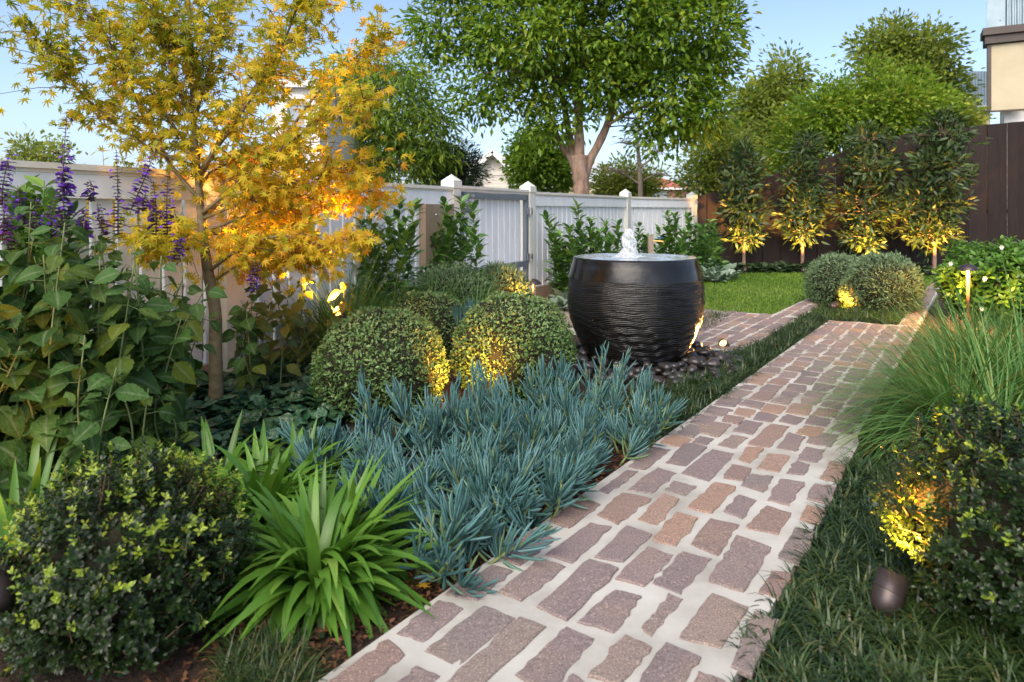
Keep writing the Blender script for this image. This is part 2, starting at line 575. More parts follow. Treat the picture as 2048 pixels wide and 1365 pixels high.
M['pot_rim'] = pot_mat('black_stone_wet', .18, 15)

def water_mat():
    m, N, L, B, O = nmat('rippled_water')
    B.inputs['Base Color'].default_value = (.30, .33, .35, 1)  # pale base colour stands in for bright sky mirrored in the water
    B.inputs['Roughness'].default_value = .06
    B.inputs['Specular IOR Level'].default_value = 1.0
    B.inputs['IOR'].default_value = 1.9
    geo = N.new('ShaderNodeNewGeometry')
    n = N.new('ShaderNodeTexNoise'); n.inputs['Scale'].default_value = 22; n.inputs['Detail'].default_value = 2
    L.new(geo.outputs['Position'], n.inputs['Vector'])
    bp = N.new('ShaderNodeBump'); bp.inputs['Strength'].default_value = .2; bp.inputs['Distance'].default_value = .006
    L.new(n.outputs[0], bp.inputs['Height']); L.new(bp.outputs[0], B.inputs['Normal'])
    return m
M['water'] = water_mat()

def foam_mat():
    m, N, L, B, O = nmat('foaming_water')
    B.inputs['Base Color'].default_value = (.92, .95, .97, 1)
    B.inputs['Roughness'].default_value = .25
    tr = N.new('ShaderNodeBsdfTranslucent'); tr.inputs['Color'].default_value = (.95, .97, .98, 1)
    tp = N.new('ShaderNodeBsdfTransparent')
    m1 = N.new('ShaderNodeMixShader'); m1.inputs[0].default_value = .5
    m2 = N.new('ShaderNodeMixShader')
    geo = N.new('ShaderNodeNewGeometry')
    mp = N.new('ShaderNodeMapping'); mp.inputs['Scale'].default_value = (1, 1, .22)
    L.new(geo.outputs['Position'], mp.inputs[0])
    nz = N.new('ShaderNodeTexNoise'); nz.inputs['Scale'].default_value = 110; nz.inputs['Detail'].default_value = 3
    L.new(mp.outputs[0], nz.inputs['Vector'])
    mr = N.new('ShaderNodeMapRange'); mr.inputs[1].default_value = .35; mr.inputs[2].default_value = .65; mr.inputs[3].default_value = .05; mr.inputs[4].default_value = .8
    L.new(nz.outputs[0], mr.inputs[0]); L.new(mr.outputs[0], m2.inputs[0])
    L.new(B.outputs[0], m1.inputs[1]); L.new(tr.outputs[0], m1.inputs[2])
    L.new(m1.outputs[0], m2.inputs[1]); L.new(tp.outputs[0], m2.inputs[2]); L.new(m2.outputs[0], O.inputs[0])
    return m
M['foam'] = foam_mat()

# foliage
M['maple'] = leafmat('maple_leaf', [(0.1404, 0.216, 0.0216), (0.2592, 0.3024, 0.027), (0.4104, 0.3888, 0.0324), (0.58, 0.47, 0.03), (0.66, 0.47, 0.04), (0.64, 0.34, 0.04), (0.55, 0.18, 0.04)], .6, .5, .2)
M['salvia'] = leafmat('salvia_leaf', [(0.0285, 0.0674, 0.0116), (0.0428, 0.0973, 0.0174), (0.057, 0.1236, 0.0291), (0.0797, 0.1274, 0.0174), (0.1251, 0.1423, 0.0116)], .62, .28, .2, (.15, .20, .10), .18, .3, .6, 70)
M['petal'] = leafmat('purple_petal', [(0.08, 0.032, 0.224), (0.16, 0.048, 0.48), (0.224, 0.08, 0.64), (0.112, 0.056, 0.16)], .6, .2, .2)
M['calyx'] = leafmat('calyx', [(.05, .03, .06), (.09, .06, .09), (.10, .09, .07)], .7, .1, .2)
M['olive'] = leafmat('olive_leaf', [(.06, .10, .022), (.11, .15, .03), (.17, .18, .035), (.24, .20, .035)], .5, .35, .3, (.15, .17, .06))
M['dark_leaf'] = leafmat('bronze_ground_leaf', [(0.012, 0.045, 0.0156), (0.022, 0.075, 0.0286), (0.038, 0.1125, 0.0546), (0.06, 0.15, 0.091), (0.035, 0.0525, 0.026)], .30, .05, .6, (.10, .13, .08), .2, .35, .9, 55)
M['chalk'] = leafmat('chalkstick_leaf', [(0.0349, 0.103, 0.0665), (0.0465, 0.1254, 0.1093), (0.0661, 0.1612, 0.1568), (0.0932, 0.2017, 0.2089), (0.1321, 0.215, 0.095)], .45, .06, .35)
M['agap'] = leafmat('strap_leaf', [(0.0454, 0.1289, 0.0124), (0.0776, 0.1934, 0.0207), (0.1164, 0.2578, 0.0311), (0.194, 0.3223, 0.0518)], .38, .28, .45, (.10, .20, .04), .2, .15)
M['box_dark'] = leafmat('box_leaf', [(0.0087, 0.0211, 0.0048), (0.0137, 0.0309, 0.0066), (0.0199, 0.0435, 0.0089), (0.0342, 0.0703, 0.0097), (0.215, 0.316, 0.0306), (0.3226, 0.389, 0.0383)], .34, .18, .45)
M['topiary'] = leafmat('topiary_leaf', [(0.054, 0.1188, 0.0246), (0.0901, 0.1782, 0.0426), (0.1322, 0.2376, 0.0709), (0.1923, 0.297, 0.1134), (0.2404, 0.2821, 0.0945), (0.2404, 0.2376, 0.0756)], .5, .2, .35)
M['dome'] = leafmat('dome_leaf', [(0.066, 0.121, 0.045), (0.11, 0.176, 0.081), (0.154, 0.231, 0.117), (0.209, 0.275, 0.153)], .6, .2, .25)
M['mondo'] = leafmat('mondo_blade', [(0.0109, 0.0264, 0.0077), (0.0197, 0.0441, 0.0123), (0.0349, 0.0686, 0.017), (0.0654, 0.0968, 0.027), (0.1308, 0.1145, 0.0462)], .4, .15, .45)
M['carex'] = leafmat('tussock_blade', [(0.0465, 0.1311, 0.0278), (0.0743, 0.1857, 0.0371), (0.1114, 0.2403, 0.0603), (0.1671, 0.284, 0.0836), (0.26, 0.2731, 0.0743), (0.3343, 0.2403, 0.0558)], .5, .3, .3)
M['turf'] = leafmat('turf_blade', [(0.0719, 0.1575, 0.0187), (0.115, 0.2231, 0.025), (0.1725, 0.2888, 0.0375), (0.2587, 0.3413, 0.075)], .55, .35, .25)
M['laurel'] = leafmat('laurel_leaf', [(0.0378, 0.0987, 0.0269), (0.0653, 0.1645, 0.0389), (0.1118, 0.2385, 0.0448), (0.2063, 0.3289, 0.0523)], .32, .2, .5, (.09, .15, .05), .2, .15)
M['gardenia'] = leafmat('gardenia_leaf', [(0.0624, 0.156, 0.0195), (0.1092, 0.234, 0.026), (0.1716, 0.3276, 0.039), (0.2496, 0.4056, 0.052)], .35, .3, .45)
M['column'] = leafmat('column_leaf', [(0.0228, 0.0473, 0.0146), (0.0393, 0.0756, 0.0211), (0.0621, 0.104, 0.0292), (0.1035, 0.1418, 0.0405)], .42, .15, .4)
M['big'] = leafmat('broad_leaf', [(0.0725, 0.155, 0.0187), (0.1208, 0.2325, 0.0234), (0.193, 0.3197, 0.0304), (0.3138, 0.4263, 0.041), (0.4586, 0.5037, 0.0527)], .42, .5, .35)
M['willow'] = leafmat('drooping_leaf', [(0.1072, 0.1925, 0.0328), (0.1607, 0.2674, 0.0416), (0.2678, 0.3849, 0.0492), (0.4552, 0.4918, 0.0547)], .5, .5, .25)
M['lime'] = leafmat('lime_leaf', [(0.0869, 0.1758, 0.0172), (0.1449, 0.2569, 0.023), (0.2318, 0.3381, 0.0345), (0.3478, 0.3786, 0.046)], .5, .45, .3)
M['mid_tree'] = leafmat('mid_leaf', [(0.1079, 0.1661, 0.0312), (0.1796, 0.2452, 0.0438), (0.2696, 0.3321, 0.0625), (0.3773, 0.3637, 0.0875)], .5, .5, .25)
M['shrub_dark'] = leafmat('shrub_leaf', [(.03, .055, .025), (.05, .085, .04), (.08, .12, .065)], .6, .2, .2)
M['lamb'] = leafmat('silver_leaf', [(.12, .18, .12), (.18, .25, .18), (.26, .33, .26)], .8, .1, .15)
M['blossom'] = leafmat('white_blossom', [(.7, .68, .58), (.78, .76, .68)], .6, .3, .3)
M['drygrass'] = leafmat('dry_grass', [(.18, .13, .06), (.30, .22, .10), (.38, .26, .12)], .7, .3, .2)

# =================================================================== GROUND
def sheet(name, pts, z, mat, thick=0.0, kind='structure'):
    b = MB()
    V = [[p[0], p[1], z] for p in pts]
    n = len(V)
    if thick:
        V += [[p[0], p[1], z - thick] for p in pts]
        i = np.arange(n); j = (i + 1) % n
        b.add(V, [np.array([np.arange(n)]), np.stack([i, i + n, j + n, j], 1)])
    else:
        b.add(V, [np.array([np.arange(n)])])
    return tag(b.build(name, mat), kind=kind)

g = MB(); g.add([[-300, -60, -.06], [300, -60, -.06], [300, 600, -.06], [-300, 600, -.06]], [[[0, 1, 2, 3]]])
tag(g.build('ground', M['ground']), kind='structure')

# garden soil, a little uneven
nx, ny = 150, 150
xs = np.linspace(-5, 11, nx); ys = np.linspace(-2.5, 12.2, ny)
X, Y = np.meshgrid(xs, ys)
Z = 0.012 * np.sin(X * 5.1 + 1) * np.sin(Y * 4.3) + 0.008 * np.sin(X * 13 + Y * 7) + rng.normal(size=X.shape) * .004 - .012
V = np.stack([X, Y, Z], -1).reshape(-1, 3)
i = (np.arange(ny - 1)[:, None] * nx + np.arange(nx - 1)[None]).ravel()
tag(link('garden_soil', new_mesh('garden_soil', V, [np.stack([i, i + 1, i + nx + 1, i + nx], 1)], M['soil'], smooth=True)), kind='structure')

# ---- paths
UL, UR = -1.140, -.450
PATH_Z = .022
path = sheet('garden_path', [UV(UL, -1.6), UV(UR + .02, -1.6), UV(UR + .02, 3.2), UV(UR, 3.3), UV(UR, 11.2), UV(UR - .15, 11.2), UV(UR - .15, 6.74), UV(UR - .3, 6.66), UV(UR - .45, 6.72), UV(UL + .1, 6.64), UV(UL, 6.68)], PATH_Z, M['mortar'], .06)
cross = sheet('cross_path', [UV(-4.15, 4.9), UV(-1.40, 4.78), UV(-1.37, 8.2), UV(-1.62, 8.2), UV(-1.64, 6.72), UV(-4.15, 6.55)], PATH_Z, M['mortar'], .06)

def paver(poly, parent, z0=PATH_Z, top=.005, grow=.003):
    """rough-edged stone from a ground polygon"""
    poly = np.array([p[:2] for p in poly], float)
    a = 0.5 * np.sum(poly[:, 0] * np.roll(poly[:, 1], -1) - np.roll(poly[:, 0], -1) * poly[:, 1])
    if a < 0:
        poly = poly[::-1]
    pts = []
    n = len(poly)
    per = np.sum(np.linalg.norm(np.roll(poly, -1, 0) - poly, axis=1))
    for k in range(n):
        p, q = poly[k], poly[(k + 1) % n]
        e = q - p; l = np.linalg.norm(e)
        m = max(1, int(round(l / per * 22)))
        nn = np.array([e[1], -e[0]]) / max(l, 1e-6)
        for t in range(m):
            jit = 0 if t == 0 else rng.normal() * min(.0032, l * .06)
            pts.append(p + e * (t / m) + nn * jit)
    pts = np.array(pts)
    # rounded corners
    pts = .92 * pts + .04 * (np.roll(pts, 1, 0) + np.roll(pts, -1, 0))
    c = poly.mean(0)
    pts = c + (pts - c) * (1 + grow / np.maximum(np.linalg.norm(pts - c, axis=1, keepdims=True), .03))
    ins = c + (pts - c) * (1 - .004 / np.maximum(np.linalg.norm(pts - c, axis=1, keepdims=True), .02))
    N = len(pts)
    tz = z0 + top + rng.normal() * .0012
    tilt = rng.normal(size=2) * .012
    zt = tz + (ins - c) @ tilt + rng.normal(size=N) * .0006
    V = np.vstack([np.c_[pts, np.full(N, z0 - .006)], np.c_[pts, zt - .002], np.c_[ins, zt], [[c[0], c[1], tz + .0005]]])
    i = np.arange(N); j = (i + 1) % N
    fs = [np.concatenate([np.stack([i, j, j + N, i + N], 1), np.stack([i + N, j + N, j + 2 * N, i + 2 * N], 1)]), np.stack([i + 2 * N, j + 2 * N, np.full(N, 3 * N)], 1)]
    o = link('paver', new_mesh('paver', V - [c[0], c[1], 0], fs, M['paver']), None)
    o.parent = parent
    o.location = (c[0], c[1], 0)
    return o

def za(pts): return [(700 + x / 2.56, 880 + y / 2.56) for x, y in pts]
def zb(pts): return [(1348 + x / 2.504, 820 + y / 2.504) for x, y in pts]
traced = [za(p) for p in [
    [(0, 1150), (170, 1020), (280, 1075), (100, 1242), (-120, 1300)], [(250, 960), (470, 835), (575, 850), (360, 1025)],
    [(500, 800), (690, 650), (800, 650), (780, 720), (580, 835)], [(790, 600), (880, 510), (1000, 470), (1055, 490), (850, 640)],
    [(1000, 440), (1150, 310), (1250, 290), (1255, 300), (1110, 465)], [(1280, 265), (1420, 140), (1480, 160), (1320, 275)],
    [(1430, 140), (1540, 50), (1660, 40), (1500, 150)],
    [(400, 1080), (650, 840), (820, 895), (800, 925), (520, 1135), (440, 1110)], [(760, 800), (940, 620), (1000, 610), (1065, 660), (870, 835)],
    [(1000, 580), (1230, 415), (1300, 440), (1290, 480), (1110, 630)], [(1260, 375), (1410, 260), (1530, 300), (1320, 425)],
    [(1450, 240), (1570, 140), (1670, 160), (1540, 265)], [(1600, 110), (1720, 20), (1800, 30), (1800, 60), (1690, 135)],
    [(150, 1290), (330, 1160), (400, 1170), (410, 1200), (330, 1330)], [(500, 1230), (880, 890), (975, 930), (950, 990), (590, 1300), (480, 1290)],
    [(930, 850), (1200, 620), (1335, 640), (1330, 700), (1060, 920)], [(1265, 570), (1410, 450), (1520, 455), (1440, 580), (1350, 625)],
    [(1480, 385), (1600, 280), (1660, 290), (1660, 330), (1550, 420)], [(1615, 240), (1680, 210), (1770, 235), (1720, 280)],
    [(1690, 170), (1850, 40), (1945, 60), (1920, 110), (1820, 190)],
    [(850, 1195), (1140, 935), (1300, 1000), (1020, 1250), (870, 1210)], [(1200, 920), (1360, 745), (1470, 780), (1440, 880), (1290, 970)],
    [(1380, 700), (1530, 545), (1630, 575), (1500, 740)], [(1550, 505), (1610, 470), (1690, 360), (1780, 385), (1670, 545)],
    [(1730, 345), (1880, 205), (1950, 230), (1930, 280), (1820, 360)], [(1915, 190), (1925, 150), (2020, 125), (2048, 140), (2010, 205)],
    [(1010, 1330), (1170, 1210), (1240, 1245), (1130, 1380)], [(1230, 1190), (1420, 985), (1535, 1050), (1370, 1242), (1330, 1242)],
    [(1510, 950), (1530, 900), (1600, 800), (1710, 780), (1640, 880), (1560, 985)], [(1540, 760), (1700, 560), (1830, 600), (1750, 715)],
    [(1750, 535), (1830, 420), (1960, 405), (1960, 440), (1880, 585)], [(1890, 370), (1980, 280), (2048, 290), (2048, 330), (1980, 390)],
    [(1475, 1242), (1610, 1050), (1780, 1100), (1690, 1260), (1600, 1330)], [(1735, 980), (1850, 785), (2030, 840), (1900, 1055)],
    [(1250, 1340), (1330, 1270), (1420, 1290), (1340, 1400)]]] + [zb(p) for p in [
    [(180, 860), (310, 625), (500, 670), (320, 908)], [(370, 590), (455, 475), (560, 495), (520, 625)],
    [(340, 375), (400, 310), (510, 335), (410, 400)], [(455, 435), (560, 345), (635, 355), (570, 480)],
    [(305, 245), (370, 190), (450, 195), (380, 260)], [(415, 290), (470, 210), (590, 225), (520, 305)],
    [(570, 310), (620, 265), (675, 265), (650, 330)], [(735, 345), (780, 250), (850, 265), (830, 355)],
    [(660, 450), (740, 365), (830, 375), (740, 470)], [(640, 545), (660, 480), (745, 490), (730, 570)],
    [(555, 770), (595, 650), (610, 575), (700, 590), (640, 760)], [(480, 920), (490, 810), (580, 800), (540, 960)],
    [(255, 1300), (400, 1020), (490, 1000), (430, 1200), (380, 1330)], [(100, 1385), (110, 1325), (250, 1350), (250, 1400)],
    [(515, 180), (570, 125), (655, 130), (600, 210)], [(380, 175), (490, 60), (545, 65), (490, 190)],
    [(310, 100), (360, 50), (445, 60), (380, 120)], [(230, 180), (290, 120), (360, 130), (300, 190)],
    [(135, 110), (190, 55), (280, 70), (210, 125)], [(95, 160), (120, 125), (205, 145), (180, 165)],
    [(670, 170), (700, 105), (800, 110), (800, 180)], [(615, 250), (660, 180), (750, 200), (700, 250)]]]
ROWS = np.linspace(UL + .012, UR - .008, 7)
rowmax = np.full(6, 1.0)
path_shapes = []
for poly in traced:
    w = np.array([G(x, y, PATH_Z + .006) for x, y in poly])
    u, v = w @ PN, w @ PD
    k = int(np.clip(np.searchsorted(ROWS, u.mean()) - 1, 0, 5))
    rowmax[k] = max(rowmax[k], v.max())
    path_shapes.append(w)
for q, w in enumerate(path_shapes):
    uv = np.stack([w @ PN, w @ PD], 1)
    a = .5 * abs(np.sum(uv[:, 0] * np.roll(uv[:, 1], -1) - np.roll(uv[:, 0], -1) * uv[:, 1]))
    lo, hi = uv.min(0), uv.max(0)
    f = math.sqrt(a / np.prod(hi - lo)); c = uv.mean(0) * .5 + (lo + hi) * .25
    if f > .72:                                     # most stones are squared off, a few stay odd
        h = (hi - lo) / 2 * f + .005
        h = np.minimum(h, [.062, .2])
        cr = c + h * np.array([[-1, -1], [1, -1], [1, 1], [-1, 1]]) + rng.normal(size=(4, 2)) * [.005, .008]
        w = np.array([UV(x, y) for x, y in cr])
        paver(w, path, grow=.0)
    else:
        paver(w, path, grow=.006)
def run_rows(parent, us, v0, v1, lens=(.10, .19), gap=.026):
    for k in range(len(us) - 1):
        v = v0[k] + gap
        while v < v1[k] - .05:
            l = rng.uniform(*lens)
            if v + l > v1[k]: l = v1[k] - v
            a, b = us[k] + rng.uniform(.009, .017), us[k + 1] - rng.uniform(.009, .017)
            j = rng.normal(size=(4, 2)) * .007
            q = [UV(a + j[0, 0], v + j[0, 1]), UV(b + j[1, 0], v + j[1, 1] + .0), UV(b + j[2, 0], v + l + j[2, 1]), UV(a + j[3, 0], v + l + j[3, 1])]
            paver(q, parent)
            v += l + gap * rng.uniform(.8, 1.4)
run_rows(path, ROWS, rowmax, np.full(6, 6.68) + rng.uniform(-.09, .06, 6))
run_rows(path, [UR - .14, UR - .01], [6.72], [11.0], (.14, .22))
# stones below the frame, still seen from a step aside
run_rows(path, ROWS, np.full(6, -.2), np.array([.62, .70, .72, .78, .82, .78]), (.16, .26))
cu = np.arange(-2.62, -1.39, .111)
run_rows(cross, cu, np.full(len(cu), 4.80) + .03 * rng.random(len(cu)), np.full(len(cu), 6.68) + rng.uniform(-.05, .03, len(cu)), (.13, .21))
run_rows(cross, [-1.61, -1.50, -1.39], [6.72, 6.72], [8.15, 8.15], (.13, .2))
cu = np.arange(-4.1, -2.63, .111)
run_rows(cross, cu, np.full(len(cu), 4.95), np.full(len(cu), 6.52), (.22, .40))

# ---- lawn
lawn_poly = [UV(-1.64, 6.74), UV(-2.05, 6.62), UV(-2.9, 6.60), GY(1290, 10.9), GY(1405, 10.95), GY(1620, 10.95), GY(1890, 10.4), UV(UR - .17, 9.6), UV(UR - .17, 6.9), UV(-1.36, 6.85), UV(-1.36, 8.2), UV(-1.63, 8.2)]
lawn = sheet('lawn', lawn_poly, .016, M['lawn_base'], .03)
def blades(name, pts, h, w, mat, lean=.5, seg=3, z0=.0, vals=None, bend=(.6, 1.6), n_t=4, az=None, hs=None):
    T = [strip(list(np.array([1, .9, .55, .06] if seg == 3 else np.linspace(1, .08, seg + 1)) * .5), b, 0) for b in np.linspace(bend[0], bend[1], n_t)]
    n = len(pts)
    az = rng.uniform(0, 2 * math.pi, n) if az is None else az
    out = np.stack([np.cos(az), np.sin(az), np.zeros(n)], 1)
    tilt = rng.uniform(.05, lean, n)
    d = out * np.sin(tilt)[:, None] + np.array([0, 0, 1]) * np.cos(tilt)[:, None]
    nr = -out * np.cos(tilt)[:, None] + np.array([0, 0, 1.0]) * np.sin(tilt)[:, None]
    nr = -(-nr)
    ln = rng.uniform(h * .6, h * 1.25, n) * (1 if hs is None else hs)
    # local z is the upper side; a droop bends toward -z, so face z backward over the lean
    Rm = frames(d, nr, w, ln, ln)
    P = np.c_[pts, np.full(n, z0)]
    o = joined(name, T, Rm, P, rng.integers(0, n_t, n), rng.random(n) if vals is None else vals, mat, None, 'stuff', False)
    return o
p = sample_poly(lawn_poly, 52000)
pp = np.c_[p, np.zeros(len(p))]
tone = np.clip(.45 + .25 * np.sin(p[:, 0] * 2.1 + 1.3) * np.sin(p[:, 1] * 1.7) + rng.normal(size=len(p)) * .22, 0, 1)
tag(blades('lawn_grass', p, .045, .007, M['turf'], .7, 3, .012, tone), 'short bright green turf blades of the lawn before the dark fence', 'grass')

# =================================================================== WHITE FENCE AND GATE
def fence_axes(a, b):
    a, b = np.array([a[0], a[1], 0.]), np.array([b[0], b[1], 0.])
    t = unit(b - a); n = np.array([t[1], -t[0], 0])          # n points to the garden side
    return a, b, t, n
ZU = np.array([0, 0, 1.0])
PA = np.array([-.547, 6.17, 0]); PB = np.array([.178, 7.60, 0]); PC = np.array([1.69, 10.16, 0]); PDD = np.array([3.04, 11.54, 0])
TF = unit(PB - PA)
PL = PA - TF * 6.4

def post(parent, p, t, n, top=1.335, w=.062):
    b = MB()
    b.box(p + ZU * (top - .13) / 2, t * w, n * w, ZU * (top - .13) / 2)
    o = b.build('post', M['post'], parent)
    c = MB()
    w2 = w + .007
    c.box(p + ZU * (top - .095), t * w2, n * w2, ZU * .032)
    e = top - .061
    V = [p + i * t * w2 + j * n * w2 + ZU * e for i, j in ((-1, -1), (1, -1), (1, 1), (-1, 1))] + [p + ZU * (top)]
    c.add(V, [[[0, 1, 4], [1, 2, 4], [2, 3, 4], [3, 0, 4]]])
    c.build('post_cap', M['post'], o)
    return o

picket_me = {}
def picket(parent, p, t, n, z0, z1, w=.051, th=.010, name='picket'):
    key = (round(z1 - z0, 3), round(w, 3), name, tuple(np.round(t, 3)))
    if key not in picket_me:
        b = MB(); b.box([0, 0, 0], t * w, n * th, ZU * (z1 - z0) / 2)
        o = b.build('tmp', M['white']); picket_me[key] = o.data; bpy.data.objects.remove(o)
        picket_me[key].name = name
    o = bpy.data.objects.new(name, picket_me[key]); COL.objects.link(o)
    o.parent = parent
    o.location = Vector(p + ZU * (z0 + z1) / 2) - parent.location

def fence_run(label, a, b, posts, end_gap=.07, sp=.128):
    a, b, t, n = fence_axes(a, b)
    root = thing('white_fence', label, 'fence', a)
    L_ = np.linalg.norm(b - a)
    m = (a + b) / 2; h = (L_ - 2 * end_gap) / 2
    r = MB(); r.box(m + ZU * 1.205, t * h, n * .058, ZU * .014); r.box(m + ZU * 1.182 , t * h, n * .045, ZU * .0085); r.build('capping_rail', M['rail'], root)
    r = MB(); r.box(m + ZU * 1.117 + n * .030, t * h, n * .012, ZU * .056); r.build('top_board', M['white'], root)
    r = MB(); r.box(m + ZU * .41 - n * .03, t * h, n * .018, ZU * .035); r.build('bottom_rail', M['steel'] if False else M['white'], root)
    r = MB(); r.box(m + ZU * .065 + n * .006, t * h, n * .02, ZU * .075); r.build('plinth_board', M['tan'], root)
    k = end_gap + sp * .42
    while k < L_ - end_gap - .03:
        picket(root, a + t * k + n * .0035, t, n, .145, 1.172)
        k += sp
    for pp_ in posts:
        post(root, np.array([pp_[0], pp_[1], 0.]), t, n)
    return root
fence_run('long white picket fence running from the maple to the brown letterbox', PL, PA, [PA, PA - TF * 2.45, PA - TF * 4.9])
fence_run('white picket fence panel between the gate hinge post and the next capped post', PB, PC, [PB, PC])
fence_run('short far white picket fence panel meeting the dark timber fence', PC, PDD, [PDD])

# letterbox panel set in the fence beside the gate
NF = np.array([TF[1], -TF[0], 0])
lb = thing('letterbox', 'tan letterbox panel with a narrow slot beside the gate post', 'letterbox', PA - TF * .38)
b = MB(); b.box(PA - TF * .31 + NF * .052 + ZU * .80, TF * .225, NF * .030, ZU * .26); b.build('box_front', M['tan'], lb)
b = MB(); b.box(PA - TF * .22 + NF * .0838 + ZU * 1.035, TF * .10, NF * .003, ZU * .008); b.build('mail_slot', M['fascia'], lb)
b = MB(); b.lathe([(.001, .004), (.009, .004), (.011, 0)], PA - TF * .37 + NF * .082 + ZU * .97, 10, NF); b.build('lock', M['chrome'], lb)

# gate
ga, gb, gt, gn = fence_axes(PA, PB)
gate = thing('garden_gate', 'white picket gate in a grey steel frame, chained to its post', 'gate', ga)
gm = (ga + gb) / 2; gh = np.linalg.norm(gb - ga) / 2
b = MB(); b.box(gm + ZU * 1.222, gt * (gh - .068), gn * .05, ZU * .013); b.box(gm + ZU * 1.195, gt * (gh - .068), gn * .036, ZU * .013); b.build('capping_rail', M['rail'], gate)
for nm, c, e1, e2 in (('top_frame', gm + ZU * 1.148, gt * (gh - .10), ZU * .028), ('bottom_frame', gm + ZU * .43, gt * (gh - .155), ZU * .030),
                      ('side_frame', ga + gt * .115 + ZU * .62, gt * .025, ZU * .556), ('side_frame', gb - gt * .115 + ZU * .62, gt * .025, ZU * .556)):
    bb = MB(); bb.box(c + gn * .026, e1, gn * .022, e2); bb.build(nm, M['steel'], gate)
k = .20
while k < 2 * gh - .17:
    picket(gate, ga + gt * k - gn * .012, gt, gn, .10, 1.165, .053, .010)
    k += .128
for z in (1.00, .50):
    hb = MB(); c = gb - gt * .075 + gn * .066 + ZU * z
    hb.lathe([(0.001, -.045), (.014, -.045), (.014, .045), (.001, .045)], c, 10)
    hb.box(c + gt * .035 - gn * .006, gt * .03, gn * .005, ZU * .035); hb.box(c - gt * .03 - gn * .006, gt * .026, gn * .005, ZU * .035)
    hb.build('hinge', M['chrome'], gate)
lt = MB(); c = ga + gt * .19 + gn * .055 + ZU * 1.035
lt.box(c, gt * .075, gn * .012, ZU * .05); lt.box(ga + gt * .09 + gn * .085 + ZU * 1.13, gt * .12, gn * .006, ZU * .010)
lt.build('latch', M['steel'], gate)
ch = MB()
for q in range(16):
    cc = ga + gt * (.06 + .13 * (q / 15) + .02 * math.sin(q * 2.1)) + gn * (.10 + .015 * math.cos(q * 1.7)) + ZU * (1.135 - .10 * math.sin(q / 15 * 3.1) + .012 * math.sin(q * 3))
    a = np.arange(9) * 2 * math.pi / 8
    ax1, ax2 = unit(gt + .5 * gn * math.sin(q)), unit(ZU + .5 * gn * math.cos(q * 2))
    ch.tube([cc + .016 * math.cos(x) * ax1 + .011 * math.sin(x) * ax2 for x in a], .0035, 5, False)
ch.build('chain', M['chrome'], gate)
# concrete pad at the gate
sheet('concrete_pad', [UV(-4.25, 4.5), UV(-3.0, 4.55), UV(-3.0, 4.88), UV(-4.25, 4.88)], .02, M['concrete'], .05)

# =================================================================== DARK TIMBER FENCE
dr = thing('timber_fence', 'tall raked fence of dark brown vertical boards behind the lawn', 'fence', GY(1396, 11.75))
def fence_top(px):
    return np.interp(px, [1390, 1396, 1567, 1820, 1963, 2048, 2400], [396, 394, 342, 266, 251, 243, 215])
A0 = GY(1396, 11.70); A1 = GY(2420, 10.9)
L0 = np.linalg.norm(A1 - A0); td = unit(A1 - A0); nd = np.array([td[1], -td[0], 0])
x = 0.0; k = 0
while x < L0:
    w = rng.uniform(.138, .152)
    c = A0 + td * (x + w / 2)
    px = 1024 + F * c[0] / c[1]
    zt = ZY(fence_top(px), c[1])
    zt2 = ZY(fence_top(px + 6), c[1]); zt1 = ZY(fence_top(px - 6), c[1])
    sl = (zt2 - zt1) / (12 / F * c[1]) * w / 2
    yo = nd * rng.uniform(-.003, .003) + nd * (0.0305 if k % 2 else 0)
    b = MB()
    hw = td * (w / 2 + (.005 if k % 2 else .0015))
    V = [c - hw + yo + nd * .011, c + hw + yo + nd * .011, c + hw + yo - nd * .011, c - hw + yo - nd * .011]
    top = [v + ZU * (zt + s * sl + 0) for v, s in zip(V, (-1, 1, 1, -1))]
    b.add(V + top, [[[0, 1, 5, 4], [1, 2, 6, 5], [2, 3, 7, 6], [3, 0, 4, 7], [4, 5, 6, 7]]])
    b.build('board', M['plank'], dr)
    x += w + .004; k += 1
b = MB()
for z in (.35, 1.0):
    b.box((A0 + A1) / 2 - nd * .05 + ZU * z, td * L0 / 2, nd * .02, ZU * .04)
b.build('back_rail', M['plank'], dr)

